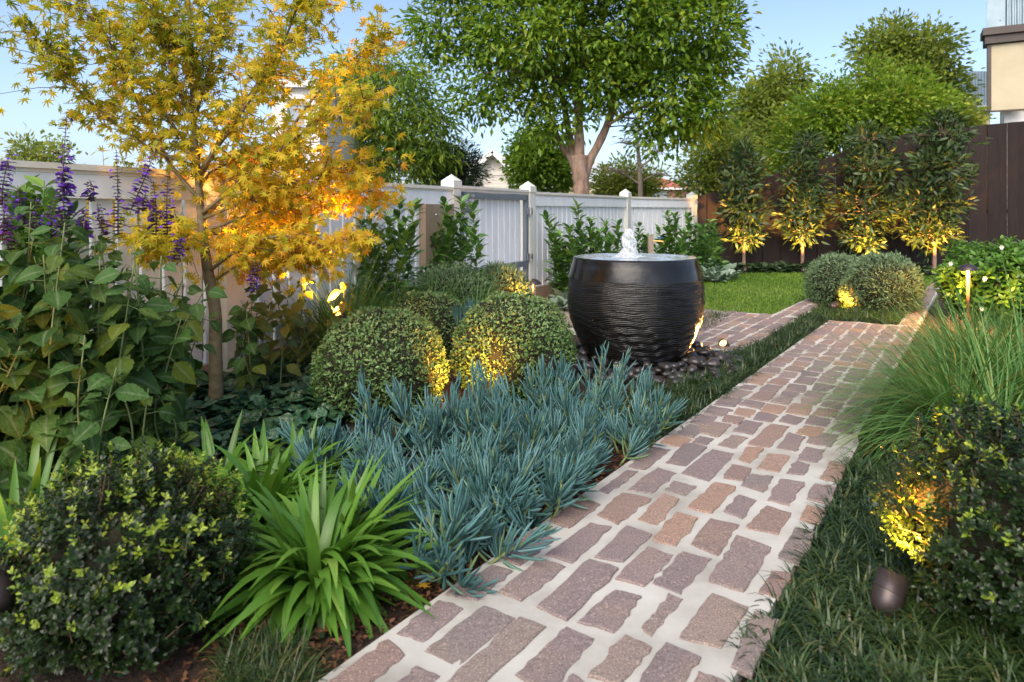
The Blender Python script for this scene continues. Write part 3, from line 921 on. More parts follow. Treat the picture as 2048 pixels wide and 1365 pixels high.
# =================================================================== HOUSES
def gable_house():
    root = thing('weatherboard_house', 'pale weatherboard cottage gable with pitched tin roof beyond the gate', 'house', GY(985, 33))
    Yg = 33.0
    ap = PY(985, 303, Yg); el = PY(906, 372, Yg); er = PY(1030, 352, Yg)
    # weatherboards of the gable wall, lapped
    zt = PY(985, 350, Yg)[2]
    xl, xr = PY(925, 350, Yg)[0], PY(1020, 350, Yg)[0]
    b = MB(); z = -.0
    while z < zt:
        b.box([(xl + xr) / 2, Yg + .05, z + .07], [(xr - xl) / 2, 0, 0], [0, .05, .012], [0, -.02, .075]); z += .15
    b.build('weatherboards', M['board'], root)
    # triangular gable infill with battens
    hw = (xr - xl) / 2; xc = ap[0]
    g = MB(); g.add([[xl, Yg + .02, zt], [xr, Yg + .02, zt], [xc, Yg + .02, ap[2] - .1]], [[[0, 1, 2]]])
    g.box([(xl + xr) / 2, Yg - .02, zt + .03], [hw, 0, 0], [0, .03, 0], [0, 0, .05])
    g.build('gable_panel', M['board'], root)
    for f in (-.38, 0, .38):
        hgt = (ap[2] - zt) * (1 - abs(f)) * .92
        g = MB(); g.box([xc + f * hw, Yg, zt + hgt / 2], [.03, 0, 0], [0, .02, 0], [0, 0, hgt / 2]); g.build('batten', M['trim'], root)
    # roof planes and barge boards
    over = 1.25
    for s in (-1, 1):
        e = np.array([xc + s * hw * over, Yg - .5, ap[2] - (ap[2] - zt) * over])
        a = np.array([xc, Yg - .5, ap[2]])
        back = np.array([0, 5.0, 0])
        up = np.array([0, 0, .1])
        r = MB(); r.add([a, e, e + back, a + back, a + up, e + up, e + back + up, a + back + up], [[[0, 1, 2, 3], [4, 7, 6, 5], [0, 4, 5, 1], [1, 5, 6, 2], [2, 6, 7, 3], [3, 7, 4, 0]]])
        r.build('roof', M['tin'], root)
        d = unit(e - a)
        r = MB(); r.box((a + e) / 2 + np.array([0, -.05, -.04]), d * np.linalg.norm(e - a) / 2, [0, .03, 0], np.cross(d, [0, 1, 0]) * .11); r.build('barge_board', M['trim'], root)
    # main hip roof behind
    Y2 = 36.0
    rl, rr = PY(958, 305, Y2), PY(1026, 300, Y2); el2, er2 = PY(870, 372, Y2), PY(1048, 352, Y2)
    r = MB(); r.add([el2, er2, rr + [0, 2.5, 0], rl + [0, 2.5, 0], el2 + [0, 7, 0], er2 + [0, 7, 0]], [[[0, 1, 2, 3], [5, 4, 3, 2]], [[4, 0, 3], [1, 5, 2]]]); r.build('main_roof', M['tin'], root)
    r = MB(); zz = min(el2[2], er2[2]); r.box([(el2[0] + er2[0]) / 2, Y2 + 3.4, zz / 2], [(er2[0] - el2[0]) / 2 - .3, 0, 0], [0, 3.2, 0], [0, 0, zz / 2]); r.build('wall', M['board'], root)
gable_house()

def simple_house(name, label, px0, px1, eave, ridge, Y, wm, rm, depth=5.0, hip=.3, cat='house'):
    a, c = PY(px0, eave, Y), PY(px1, eave, Y)
    root = thing(name, label, cat, [(a[0] + c[0]) / 2, Y, 0])
    z = a[2]
    b = MB(); b.box([(a[0] + c[0]) / 2, Y + depth / 2, z / 2], [(c[0] - a[0]) / 2, 0, 0], [0, depth / 2, 0], [0, 0, z / 2]); w = b.build('wall', wm, root)
    zr = ZY(ridge, Y + depth / 2)
    L_ = c[0] - a[0]; o = .25
    r = MB()
    r.add([[a[0] - o, Y - o, z], [c[0] + o, Y - o, z], [c[0] + o, Y + depth + o, z], [a[0] - o, Y + depth + o, z], [a[0] + hip * L_, Y + depth / 2, zr], [c[0] - hip * L_, Y + depth / 2, zr]],
          [[[0, 1, 5, 4], [2, 3, 4, 5]], [[1, 2, 5], [3, 0, 4]]])
    r.build('roof', rm, root)
    g = MB(); g.box([(a[0] + c[0]) / 2, Y - o, z - .06], [L_ / 2 + o, 0, 0], [0, .05, 0], [0, 0, .06]); g.build('gutter', M['trim'], root)
    return root
hs = simple_house('tiled_house', 'far brick house with red hipped roof beside the bare tree', 1292, 1385, 376, 356, 42, M['brick'], M['tile'], 7, .42)
b = MB(); w0 = PY(1318, 380, 41.9); b.box([w0[0], 41.95, w0[2] - .7], [.5, 0, 0], [0, .05, 0], [0, 0, .6]); b.build('window', M['glass'], hs)
simple_house('tin_roof_house', 'pale cottage with white tin roof half hidden by the big trunk', 1120, 1235, 362, 318, 34, M['cream'], M['tin'], 6, .3)

# white house corner behind the maple
wh = thing('white_house', 'white rendered house corner with sash window behind the maple', 'house', GY(600, 10.2))
Yh = 10.2
xa, xb = PY(545, 300, Yh)[0], PY(640, 300, Yh)[0]; zt = ZY(178, Yh)
b = MB(); b.box([(xa + xb) / 2, Yh + 1.5, zt / 2], [(xb - xa) / 2, 0, 0], [0, 1.5, 0], [0, 0, zt / 2]); b.build('wall', M['trim'], wh)
b = MB(); b.box([xb - .05, Yh - .02, zt / 2], [.06, 0, 0], [0, .03, 0], [0, 0, zt / 2]); b.build('corner_board', M['white'], wh)
w0, w1 = PY(572, 195, Yh), PY(617, 355, Yh)
fr = MB()
for x_ in (w0[0], w1[0]): fr.box([x_, Yh - .03, (w0[2] + w1[2]) / 2], [.035, 0, 0], [0, .035, 0], [0, 0, (w0[2] - w1[2]) / 2])
for z_ in (w0[2], w1[2], (w0[2] + w1[2]) / 2): fr.box([(w0[0] + w1[0]) / 2, Yh - .025, z_], [(w1[0] - w0[0]) / 2 - .036, 0, 0], [0, .03, 0], [0, 0, .03])
win = fr.build('window', M['white'], wh)
pn = MB(); pn.box([(w0[0] + w1[0]) / 2, Yh - .004, (w0[2] + w1[2]) / 2], [(w1[0] - w0[0]) / 2, 0, 0], [0, .003, 0], [0, 0, (w0[2] - w1[2]) / 2]); pn.build('pane', M['glass'], win)
b = MB(); b.box([(xa + xb) / 2, Yh + 1.4, zt + .05], [(xb - xa) / 2 + .03, 0, 0], [0, 1.55, 0], [0, 0, .05]); b.build('roof', M['tin'], wh)

# zinc-clad house at the right edge
zr = thing('neighbour_house', 'cream house with zinc cladding and brown fascia above the dark fence', 'house', GY(1990, 14.0))
q0 = PY(1972, 300, 14.0); dq = unit(np.array([.62, -.36, 0])); nq = np.array([dq[1], -dq[0], 0])
LW = 5.0
def zq(py): return ZY(py, 14.0)
def slab(name, s0, s1, z0, z1, out, th, mat, parent=zr):
    b = MB(); c = q0 + dq * (s0 + s1) / 2 + nq * (out - th / 2); c = np.array([c[0], c[1], (z0 + z1) / 2])
    b.box(c, dq * (s1 - s0) / 2, nq * th / 2, ZU * (z1 - z0) / 2); return b.build(name, mat, parent)
slab('wall', .42, LW, 0, zq(97), 0, 2.0, M['cream'])
slab('base_band', .30, LW, 0, zq(228), .03, .5, M['trim'])
slab('screen_panel', .06, .62, zq(226), zq(98), .32, .05, M['cream_panel'])
slab('screen_frame', -.01, .055, zq(228), zq(96), .34, .12, M['fascia'])
slab('screen_sill', .06, .62, zq(229), zq(226.3), .335, .08, M['fascia'])
slab('trim_board', .64, .80, 0, zq(97), .06, .06, M['trim'])
slab('fascia', -.09, LW, zq(80), zq(66), .46, .6, M['fascia'])
slab('soffit_board', -.05, LW, zq(96), zq(80.5), .40, .5, M['fascia'])
cl = MB()
zt_, zb_ = zq(65.5), zq(-160)
cl.box(q0 * [1, 1, 0] + dq * .13 + nq * .405 + ZU * (zt_ + zb_) / 2, dq * .15, nq * .02, ZU * (zb_ - zt_) / 2)
s = .29; prof = []
while s < LW:
    prof += [(s, .36), (s + .018, .40), (s + .045, .40), (s + .062, .36), (s + .085, .36)]; s += .085
for (s0, o0), (s1, o1) in zip(prof[:-1], prof[1:]):
    if s1 - s0 < 1e-6: continue
    a = q0 * [1, 1, 0] + dq * s0 + nq * o0; c = q0 * [1, 1, 0] + dq * s1 + nq * o1
    cl.add([a + ZU * zt_, c + ZU * zt_, c + ZU * zb_, a + ZU * zb_], [[[0, 1, 2, 3]]])
cl.box(q0 * [1, 1, 0] + dq * (LW / 2 + .1) - nq * .3 + ZU * (zt_ + zb_) / 2, dq * (LW / 2 - .05), nq * .6, ZU * (zb_ - zt_) / 2)
cl.build('zinc_cladding', M['zinc'], zr)
for s in (.20,):
    for z in (zt_ + .12, zt_ + .75):
        b = MB(); c = q0 * [1, 1, 0] + dq * s + nq * .425 + ZU * z; b.lathe([(.001, .012), (.014, .008), (.016, 0)], c, 8, nq); b.build('fixing', M['steel'], zr)
for kk in range(10):
    b = MB(); b.box(q0 * [1, 1, 0] + dq * 1.5 + nq * .03 + ZU * (zq(225) + .1 + kk * .14), dq * .68, nq * .012, ZU * .012); b.build('weatherboard', M['cream_panel'], zr)
sh = thing('zinc_extension', 'small pale zinc roofed extension beyond the columnar trees', 'house', GY(1957, 19))
a, c = PY(1941, 143, 19), PY(1985, 143, 19)
b = MB(); b.box([(a[0] + c[0]) / 2, 19.5, (ZY(212, 19) + a[2]) / 2], [(c[0] - a[0]) / 2, 0, 0], [0, .5, 0], [0, 0, (a[2] - ZY(212, 19)) / 2])
for q in range(7): b.box([a[0] + .05 + q * .085, 18.985, (ZY(212, 19) + a[2]) / 2], [.012, 0, 0], [0, .016, 0], [0, 0, (a[2] - ZY(212, 19)) / 2])
b.build('cladding', M['zinc'], sh)
b = MB(); b.box([(a[0] + c[0]) / 2, 18.93, ZY(216, 19)], [(c[0] - a[0]) / 2 + .06, 0, 0], [0, .06, 0], [0, 0, .05]); b.build('gutter', M['tin'], sh)
b = MB(); b.box([(a[0] + c[0]) / 2, 19.5, ZY(220, 19) / 2], [(c[0] - a[0]) / 2 - .03, 0, 0], [0, .45, 0], [0, 0, ZY(220, 19) / 2]); b.build('wall', M['cream'], sh)

# =================================================================== BACKGROUND TREES
def blobs_sample(blobs, Y, depth, n, shell=.5):
    """cluster centres through a union of ellipsoids given in picture pixels at distance Y"""
    vol = np.array([b[2] * b[3] for b in blobs], float)
    w = vol / vol.sum()
    idx = rng.choice(len(blobs), n, p=w)
    d = rand_dirs(n)
    r = (shell + (1 - shell) * rng.random(n)) ** .6 if shell else rng.random(n) ** .4
    B = np.array(blobs, float)[idx]
    k = Y / F
    C = np.stack([(B[:, 0] - 1024) * k, np.full(n, Y), 1 - (B[:, 1] - HZ) * k], 1)
    ext = np.stack([B[:, 2] * k, np.minimum(B[:, 2], B[:, 3] * 1.3) * k * depth, B[:, 3] * k], 1)
    return C + d * r[:, None] * ext, C

def tree(name, label, cat, limbs, blobs, Y, n_cl, per, rc, T_list, size, mat, bark, depth=1.0, droop=.25, shell=.5, group=None, twig=.008, twmat=None, base=None, up=.3, lims_px=True, n_parts=0, valbias=0.0, width=1.0, trunk_name='trunk'):
    k = Y / F
    pl = []
    for i, (pts, r0, r1) in enumerate(limbs):
        dy = 0 if i == 0 else rng.uniform(.05, .5) * depth
        P = []
        for j, q in enumerate(pts):
            w = PY(q[0], q[1], Y)
            w[1] += dy * j / max(1, len(pts) - 1) * np.linalg.norm(np.array(pts[-1]) - np.array(pts[0])) * k * .8
            P.append(w)
        pl.append((catmull(P, 5), r0, r1))
    b0 = pl[0][0][0].copy(); b0[2] = 0
    root = thing(name, label, cat, b0 if base is None else base, group)
    nodes = []
    for i, (P, r0, r1) in enumerate(pl):
        r = np.linspace(r0, r1, len(P)) * (1 + .06 * rng.normal(size=len(P)))
        if i == 0: r[0] *= 1.25
        b = MB(); b.tube(P, r, 10); b.build(trunk_name if i == 0 else 'limb', bark, root, smooth=True)
        nodes.append(P[(1 if i == 0 else 0):])
    nodes = np.concatenate(nodes)
    C, BC = blobs_sample(blobs, Y, depth, n_cl, shell)
    tw = MB()
    for c in C[:: max(1, n_cl // 160)]:
        d2 = np.linalg.norm(nodes - c, axis=1) + np.maximum(0, nodes[:, 2] - c[2]) * 2
        a = nodes[d2.argmin()]
        m = (a + c) / 2 + rng.normal(size=3) * .06 * np.linalg.norm(c - a)
        tw.tube(catmull([a, m, c], 3), np.linspace(twig * 1.6, twig * .5, 7), 4, False)
    tw.build('twigs', twmat or bark, root)
    N = n_cl * per
    ci = np.repeat(np.arange(n_cl), per)
    off = rng.normal(size=(N, 3)) * rc
    P = C[ci] + off
    out = unit(P - BC[ci]) * .6 + unit(off) * .8 + rng.normal(size=(N, 3)) * .35 + np.array([0, 0, -droop])
    nr = rng.normal(size=(N, 3)) * .45 + np.array([0, 0, 1.0]) * up + unit(P - BC[ci]) * .6
    s = size * rng.uniform(.65, 1.25, N)
    Rm = frames(out, nr, s * width, s, s)
    cv = np.clip(rng.normal(size=n_cl) * .18 + .42, 0, 1)[ci]
    val = np.clip(cv + rng.normal(size=N) * .16 + valbias, 0, 1)
    foliage(root, T_list, Rm, P, mat, val, n_parts, 'leaf', 'crown', name)
    return root

LF = [flat_leaf(.21, .3), flat_leaf(.18, .6), flat_leaf(.23, .1)]
QL = [quad_leaf(.26), quad_leaf(.20)]
NL = [quad_leaf(.12), quad_leaf(.09)]
tree('street_tree', 'large broad-leaved tree with forked brown trunk just behind the white fence', 'tree',
     [([(1165, 548), (1164, 450), (1163, 385), (1160, 345), (1158, 312)], .12, .13),
      ([(1160, 395), (1154, 335), (1143, 270), (1136, 215), (1115, 110), (1095, -20)], .08, .03),
      ([(1162, 390), (1160, 325), (1159, 250), (1158, 170), (1166, 80), (1172, -60)], .10, .04),
      ([(1164, 392), (1174, 335), (1200, 285), (1224, 230), (1240, 170), (1268, 90), (1300, -20)], .09, .03),
      ([(1160, 388), (1148, 325), (1126, 285), (1098, 210), (1050, 130), (985, 60)], .065, .02),
      ([(1238, 165), (1300, 140), (1390, 95), (1440, 60)], .035, .012),
      ([(1156, 170), (1060, 140), (960, 110), (870, 60)], .04, .012),
      ([(1215, 250), (1280, 215), (1340, 205), (1400, 200)], .03, .010)],
     [(890, 40, 72, 100), (985, 120, 95, 95), (1080, 40, 150, 140), (1085, 190, 62, 45), (1200, 30, 180, 140), (1330, 50, 140, 140), (1415, 60, 75, 85), (1330, 185, 95, 72), (1375, 235, 55, 42),
      (1062, 262, 36, 22), (1200, 160, 80, 60), (950, -70, 120, 80), (1150, -110, 250, 120), (1350, -90, 150, 100), (1105, 235, 40, 30), (1300, 255, 45, 30), (1440, 150, 30, 60), (960, 185, 70, 42), (1015, 215, 50, 28), (1395, 215, 62, 50), (1325, 268, 58, 28), (1438, 230, 24, 26), (1250, 120, 90, 70), (1150, 235, 36, 28)],
     11.0, 1800, 22, .13, LF, .128, M['big'], M['bark'], 1.0, .15, .35, width=1.0, up=.9)
tree('street_tree', 'dark rounded tree with drooping narrow leaves left of the cottage', 'tree',
     [([(760, 560), (762, 400), (765, 340)], .12, .10), ([(765, 345), (800, 280), (840, 230)], .06, .02), ([(763, 345), (740, 270), (720, 200)], .06, .02), ([(765, 340), (780, 240), (770, 150)], .06, .02)],
     [(765, 195, 110, 80), (835, 245, 75, 85), (730, 290, 70, 75), (872, 285, 44, 65), (790, 320, 95, 50), (690, 200, 60, 95), (780, 140, 60, 35)],
     13.0, 420, 24, .15, NL + [flat_leaf(.13, .7)], .17, M['willow'], M['bark'], 1.0, .9, .4, up=.1)
tree('street_shrub', 'dark fine-leaved shrub overhanging the fence beside the first gate post', 'shrub',
     [([(908, 520), (907, 400), (905, 345)], .05, .03)], [(905, 330, 46, 42), (880, 350, 40, 35), (930, 345, 24, 38)], 13.5, 260, 24, .14, NL, .11, M['shrub_dark'], M['grey_bark'], 1.0, .1, .3)
tree('street_tree', 'small bright green tree between the cottage and the big trunk', 'tree',
     [([(1085, 500), (1085, 400), (1083, 340)], .06, .04), ([(1083, 350), (1065, 310), (1060, 280)], .03, .01), ([(1083, 350), (1105, 310), (1110, 290)], .03, .01)],
     [(1083, 325, 56, 52), (1072, 285, 40, 26), (1115, 345, 38, 36), (1060, 345, 34, 34)], 16.0, 330, 28, .15, QL, .12, M['lime'], M['bark'], 1.0, .2, .4, valbias=-.15)
tree('street_shrub', 'low round olive shrub right of the big trunk', 'shrub',
     [([(1248, 480), (1248, 400), (1250, 370)], .05, .03)], [(1250, 362, 56, 30), (1225, 375, 36, 24), (1285, 372, 28, 28)], 16.5, 240, 26, .14, QL, .10, M['mid_tree'], M['bark'], 1.0, .1, .4)
# leafless tree
bt = thing('bare_tree', 'leafless pale tree with spreading twigs before the red roof', 'tree', GY(1281, 15.5))
bl = [([(1281, 480), (1281, 395), (1279, 340), (1276, 300), (1273, 270)], .07, .03), ([(1280, 335), (1300, 320), (1318, 303), (1324, 296)], .03, .008), ([(1280, 370), (1250, 350), (1215, 335)], .025, .006),
      ([(1281, 365), (1310, 350), (1340, 352)], .022, .005), ([(1276, 310), (1262, 290), (1240, 285)], .02, .005)]
for i, (pts, r0, r1) in enumerate(bl):
    P = catmull([PY(x_, y_, 15.5) + np.array([0, rng.normal() * .1 * (i > 0), 0]) for x_, y_ in pts], 5)
    b = MB(); b.tube(P, np.linspace(r0, r1, len(P)), 8); b.build('trunk' if i == 0 else 'limb', M['grey_bark'], bt, smooth=True)
tw = MB()
for i in range(170):
    pts, r0, r1 = bl[rng.integers(0, 5)]
    t = rng.uniform(.45, 1); q = np.array(pts[0]) * 0 + [np.interp(t, np.linspace(0, 1, len(pts)), [p[0] for p in pts]), np.interp(t, np.linspace(0, 1, len(pts)), [p[1] for p in pts])]
    a = PY(q[0], q[1], 15.5); d = rand_dirs(1)[0] * rng.uniform(.15, .5); d[2] = abs(d[2]) * .6 - .05
    tw.tube(catmull([a, a + d * .5 + rng.normal(size=3) * .03, a + d], 3), np.linspace(.007, .003, 7), 4, False)
tw.build('twigs', M['grey_bark'], bt)

tree('street_tree', 'tall leaning grey-green tree with a reddish bare limb behind the dark fence', 'tree',
     [([(1530, 520), (1530, 400), (1535, 320), (1550, 260)], .12, .08), ([(1550, 265), (1560, 220), (1570, 160)], .06, .02), ([(1545, 280), (1590, 240), (1612, 215), (1600, 165)], .05, .015), ([(1535, 320), (1510, 260), (1495, 220)], .05, .02)],
     [(1566, 165, 36, 50), (1545, 200, 44, 36), (1498, 215, 34, 34), (1520, 275, 70, 66), (1560, 270, 50, 50), (1520, 335, 70, 50)],
     18.0, 620, 26, .20, QL, .15, M['mid_tree'], M['bark'], 1.0, .3, .4)
tree('street_tree', 'low loose tree at the far end of the white fence', 'tree',
     [([(1418, 500), (1418, 400), (1420, 340)], .07, .04), ([(1420, 345), (1440, 310), (1455, 290)], .03, .01)],
     [(1425, 310, 46, 48), (1400, 360, 36, 36), (1455, 300, 44, 40), (1440, 360, 46, 34), (1480, 340, 30, 40)], 16.0, 340, 26, .20, QL, .11, M['mid_tree'], M['bark'], 1.0, .2, .3)
tree('neighbour_shrub', 'bright lime-green shrub with upright shoots over the dark fence', 'shrub',
     [([(1690, 520), (1690, 400), (1690, 300)], .07, .05), ([(1690, 320), (1640, 270), (1610, 240)], .03, .01), ([(1690, 310), (1740, 250), (1790, 200)], .03, .01), ([(1690, 320), (1682, 230), (1678, 170)], .02, .006), ([(1700, 300), (1712, 220), (1716, 150)], .02, .006), ([(1690, 320), (1650, 240), (1648, 190)], .02, .006)],
     [(1640, 235, 66, 48), (1700, 230, 76, 50), (1765, 215, 74, 60), (1600, 272, 46, 36), (1680, 185, 9, 34), (1716, 165, 8, 44), (1648, 190, 10, 32), (1790, 150, 9, 40), (1665, 200, 14, 24), (1830, 170, 10, 36), (1830, 225, 76, 56), (1740, 280, 130, 46), (1590, 300, 50, 44), (1750, 160, 14, 40)],
     13.0, 800, 24, .14, QL, .105, M['lime'], M['bark'], .9, .1, .3, valbias=.05)
tree('street_tree', 'tall olive-green tree with open top behind the lime shrub', 'tree',
     [([(1820, 520), (1820, 350), (1815, 250)], .14, .09), ([(1815, 260), (1800, 180), (1780, 110)], .06, .02), ([(1815, 260), (1850, 180), (1860, 120)], .06, .02), ([(1800, 180), (1750, 130), (1725, 100)], .03, .01)],
     [(1785, 85, 56, 30), (1835, 115, 70, 48), (1850, 165, 64, 60), (1735, 102, 28, 22), (1885, 205, 38, 56), (1775, 120, 40, 36), (1800, 70, 30, 24), (1868, 80, 22, 18), (1800, 190, 70, 60), (1850, 245, 60, 50)],
     17.0, 560, 28, .18, QL, .145, M['mid_tree'], M['bark'], 1.0, .25, .35)
tree('neighbour_shrub', 'small red-tinged shrub beside the zinc extension', 'shrub',
     [([(1925, 500), (1925, 350), (1924, 250)], .03, .02)], [(1922, 232, 26, 28), (1938, 250, 16, 24), (1905, 250, 24, 24)], 13.2, 90, 18, .10, QL, .13, M['mid_tree'], M['bark'], 1.0, .1, .3, valbias=.2)
tree('street_tree', 'sparse distant tree above the left end of the white fence', 'tree',
     [([(75, 500), (75, 380), (72, 330)], .08, .05), ([(73, 335), (45, 300), (30, 290)], .03, .01), ([(73, 335), (105, 305), (120, 300)], .03, .01)],
     [(52, 300, 26, 20), (75, 320, 44, 16), (110, 305, 26, 12)], 20.0, 80, 14, .18, QL, .17, M['mid_tree'], M['bark'], 1.0, .2, .2, valbias=.15)

# ---- four uplit columnar trees
CT = [strip([.02, .13, .16, .10, .01], .5, .2), strip([.02, .12, .14, .09, .01], .15, .2)]
def column_tree(label, base_px, Yc, blobs, n_cl):
    root = tree('columnar_tree', label, 'tree', [([(base_px, HZ + F / Yc), (base_px + 1, 500), (base_px - 1, 430), (blobs[-1][0], blobs[-1][1])], .030, .012)], blobs, Yc, int(n_cl * .72), 20, .062, CT, .115, M['column'], M['bark'], .9, -.1, .0,
                group='uplit columnar trees along the dark fence', twig=.006, up=.5)
    return root
column_tree('uplit columnar tree nearest the white fence, shortest of the row', 1487, 11.1, [(1487, 462, 32, 30), (1490, 415, 42, 42), (1485, 358, 40, 42), (1495, 318, 32, 30)], 185)
column_tree('slender uplit columnar tree with clear orange stem, second along the dark fence', 1604, 11.0, [(1604, 458, 30, 28), (1608, 420, 45, 42), (1610, 362, 37, 44), (1612, 300, 24, 32)], 180)
column_tree('uplit columnar tree rising behind the paired round bushes', 1732, 10.95, [(1733, 468, 44, 30), (1730, 415, 52, 50), (1735, 340, 48, 52), (1735, 282, 40, 32)], 240)
column_tree('tallest and widest uplit columnar tree, nearest the neighbour house', 1868, 10.5, [(1865, 465, 48, 34), (1865, 410, 56, 54), (1875, 340, 60, 58), (1888, 272, 52, 40)], 310)

# =================================================================== FOUNTAIN POT
PC0 = np.array([.82, 4.56, 0.0])
pot = thing('fountain_pot', 'large black rippled stone pot brimming with water among dark pebbles', 'fountain', PC0)
def pot_noise(a, z, seed, n=9, k0=3, k1=14, m0=8, m1=40):
    r = np.random.default_rng(seed); o = np.zeros(np.broadcast(a, z).shape)
    for _ in range(n):
        o = o + r.normal() * np.sin(r.integers(k0, k1) * a + r.uniform(m0, m1) * z + r.uniform(0, 6.3))
    return o / math.sqrt(n)
zp = np.array([0, .03, .10, .20, .30, .38, .46, .535, .60, .66, .685])
rp = np.array([.285, .305, .352, .402, .437, .451, .451, .444, .432, .415, .406])
def prof(z):
    # smooth interpolation by local quadratic blending
    zz = np.asarray(z, float)
    return sum(np.interp(zz + d, zp, rp) for d in (-.03, -.015, 0, .015, .03)) / 5
def lathe_grid(zs, disp, nA=420):
    a = np.arange(nA) * 2 * math.pi / nA
    A, Z = np.meshgrid(a, zs)
    R = prof(Z) + disp(A, Z)
    V = np.stack([PC0[0] + R * np.cos(A), PC0[1] + R * np.sin(A), Z], -1).reshape(-1, 3)
    i = np.arange(nA); j = (i + 1) % nA
    f = np.concatenate([np.stack([k * nA + i, k * nA + j, (k + 1) * nA + j, (k + 1) * nA + i], 1) for k in range(len(zs) - 1)])
    return V, f
def ripple(A, Z):
    w = Z + .008 * pot_noise(A, Z, 3, 10, 2, 9, 4, 20) + .004 * pot_noise(A, Z, 5, 8, 8, 26, 20, 60)
    amp = .0044 * (.75 + .35 * pot_noise(A, Z, 7, 8, 4, 20, 10, 50))
    s = np.sin(w * 2 * math.pi / .0115)
    s2 = np.sin(w * 2 * math.pi / .0092 + 1.7 * pot_noise(A, Z, 9, 6, 3, 12, 5, 30))
    fade = np.clip((.556 - Z - .012 * pot_noise(A, Z, 13, 6, 2, 8, 0, 5)) / .02, 0, 1)
    return fade * amp * (np.abs(s) ** 1.0 * np.sign(s) * .6 + .5 * s2) - .002 * fade
V, f = lathe_grid(np.linspace(0, .566, 240), ripple)
link('body', new_mesh('pot_body', V, [f], M['pot'], smooth=True), pot)
V, f = lathe_grid(np.linspace(.561, .688, 40), lambda A, Z: .0008 * pot_noise(A, Z, 21, 8, 3, 14, 5, 40) + .001, 200)
rb = MB(); rb.add(V, [f])
rb.lathe([(prof(.688) + .001, .688), (.400, .694), (.392, .694), (.384, .688), (.380, .60)], PC0, 96)
rb.build('rim_band', M['pot_rim'], pot, smooth=True)
# water brimming over the rim, ripples as geometry
nr_, na_ = 60, 160
rr = np.linspace(0, .398, nr_); aa = np.arange(na_) * 2 * math.pi / na_
A, Rr = np.meshgrid(aa, rr)
h = .0030 * np.exp(-Rr / .16) * np.sin(Rr * 150) + .0012 * pot_noise(A, Rr, 31, 10, 2, 9, 15, 60)
h *= np.clip((.398 - Rr) / .03, 0, 1)
V = np.stack([PC0[0] + Rr * np.cos(A), PC0[1] + Rr * np.sin(A), .6965 + h], -1).reshape(-1, 3)
i = np.arange(na_); j = (i + 1) % na_
f = np.concatenate([np.stack([k * na_ + i, k * na_ + j, (k + 1) * na_ + j, (k + 1) * na_ + i], 1) for k in range(nr_ - 1)])
wt = link('pool_of_water', new_mesh('pool_of_water', V, [f], M['water'], smooth=True))
tag(wt, 'still bright water filling the black pot to its rim', 'water', kind='thing')
# bubbling jet
jc = np.array([(1258 - 1024) / F * 4.55, 4.55, .695])
jet = thing('water_jet', 'white bubbling jet of water rising from the pot', 'water jet', jc)
b = MB()
zs = np.linspace(0, .19, 26); nA = 28
a = np.arange(nA) * 2 * math.pi / nA
Aj, Zj = np.meshgrid(a, zs)
t = Zj / .19
Rj = np.interp(t, [0, .06, .15, .4, .75, .92, 1], [.095, .064, .051, .045, .041, .028, .003]) * (1 + .22 * pot_noise(Aj, Zj, 41, 12, 2, 7, 20, 110))
Vj = np.stack([jc[0] + Rj * np.cos(Aj) + .004 * np.sin(Zj * 40), jc[1] + Rj * np.sin(Aj), jc[2] + Zj], -1).reshape(-1, 3)
i = np.arange(nA); j = (i + 1) % nA
b.add(Vj, [np.concatenate([np.stack([k * nA + i, k * nA + j, (k + 1) * nA + j, (k + 1) * nA + i], 1) for k in range(len(zs) - 1)])])
b.build('column', M['foam'], jet, smooth=True)
b = MB()
for q in range(170):
    u = rng.random(); ang = rng.uniform(0, 6.28)
    rad = .03 + .05 * rng.random() ** 2 if u < .6 else .06 + .05 * rng.random()
    z = .16 * rng.random() * (1 - (rad - .03) / .1) if u < .6 else .01 * rng.random()
    s = rng.uniform(.0015, .0045)
    b.lathe([(0.0004, -s), (s * .8, -s * .5), (s, 0), (s * .8, s * .5), (.0004, s)], jc + [rad * math.cos(ang), rad * math.sin(ang), z], 6)
b.build('droplets', M['foam'], jet, 'stuff', True)

# pebbles: three layers of rings around the pot foot
def pebble_mesh(seed):
    r = np.random.default_rng(seed)
    bm_v, n, m = [], 14, 9
    ph = np.linspace(0, math.pi, m)
    ax = np.array([1.0, r.uniform(.65, .85), r.uniform(.45, .62)])
    k = r.normal(size=3) * .07
    for p in ph:
        for q in range(n):
            t = q * 2 * math.pi / n
            v = np.array([math.sin(p) * math.cos(t), math.sin(p) * math.sin(t), math.cos(p)])
            v = v * (1 + k[0] * math.sin(2 * v[0] * 2) + k[1] * math.sin(3 * v[1] + 1) + k[2] * v[0] * v[1])
            bm_v.append(v * ax)
    i = np.arange(n); j = (i + 1) % n
    f = np.concatenate([np.stack([k_ * n + i, (k_ + 1) * n + i, (k_ + 1) * n + j, k_ * n + j], 1) for k_ in range(m - 1)])
    return new_mesh('pebble', np.array(bm_v), [f], M['pebble'], smooth=True)
PM = [pebble_mesh(s) for s in range(6)]
placed = []
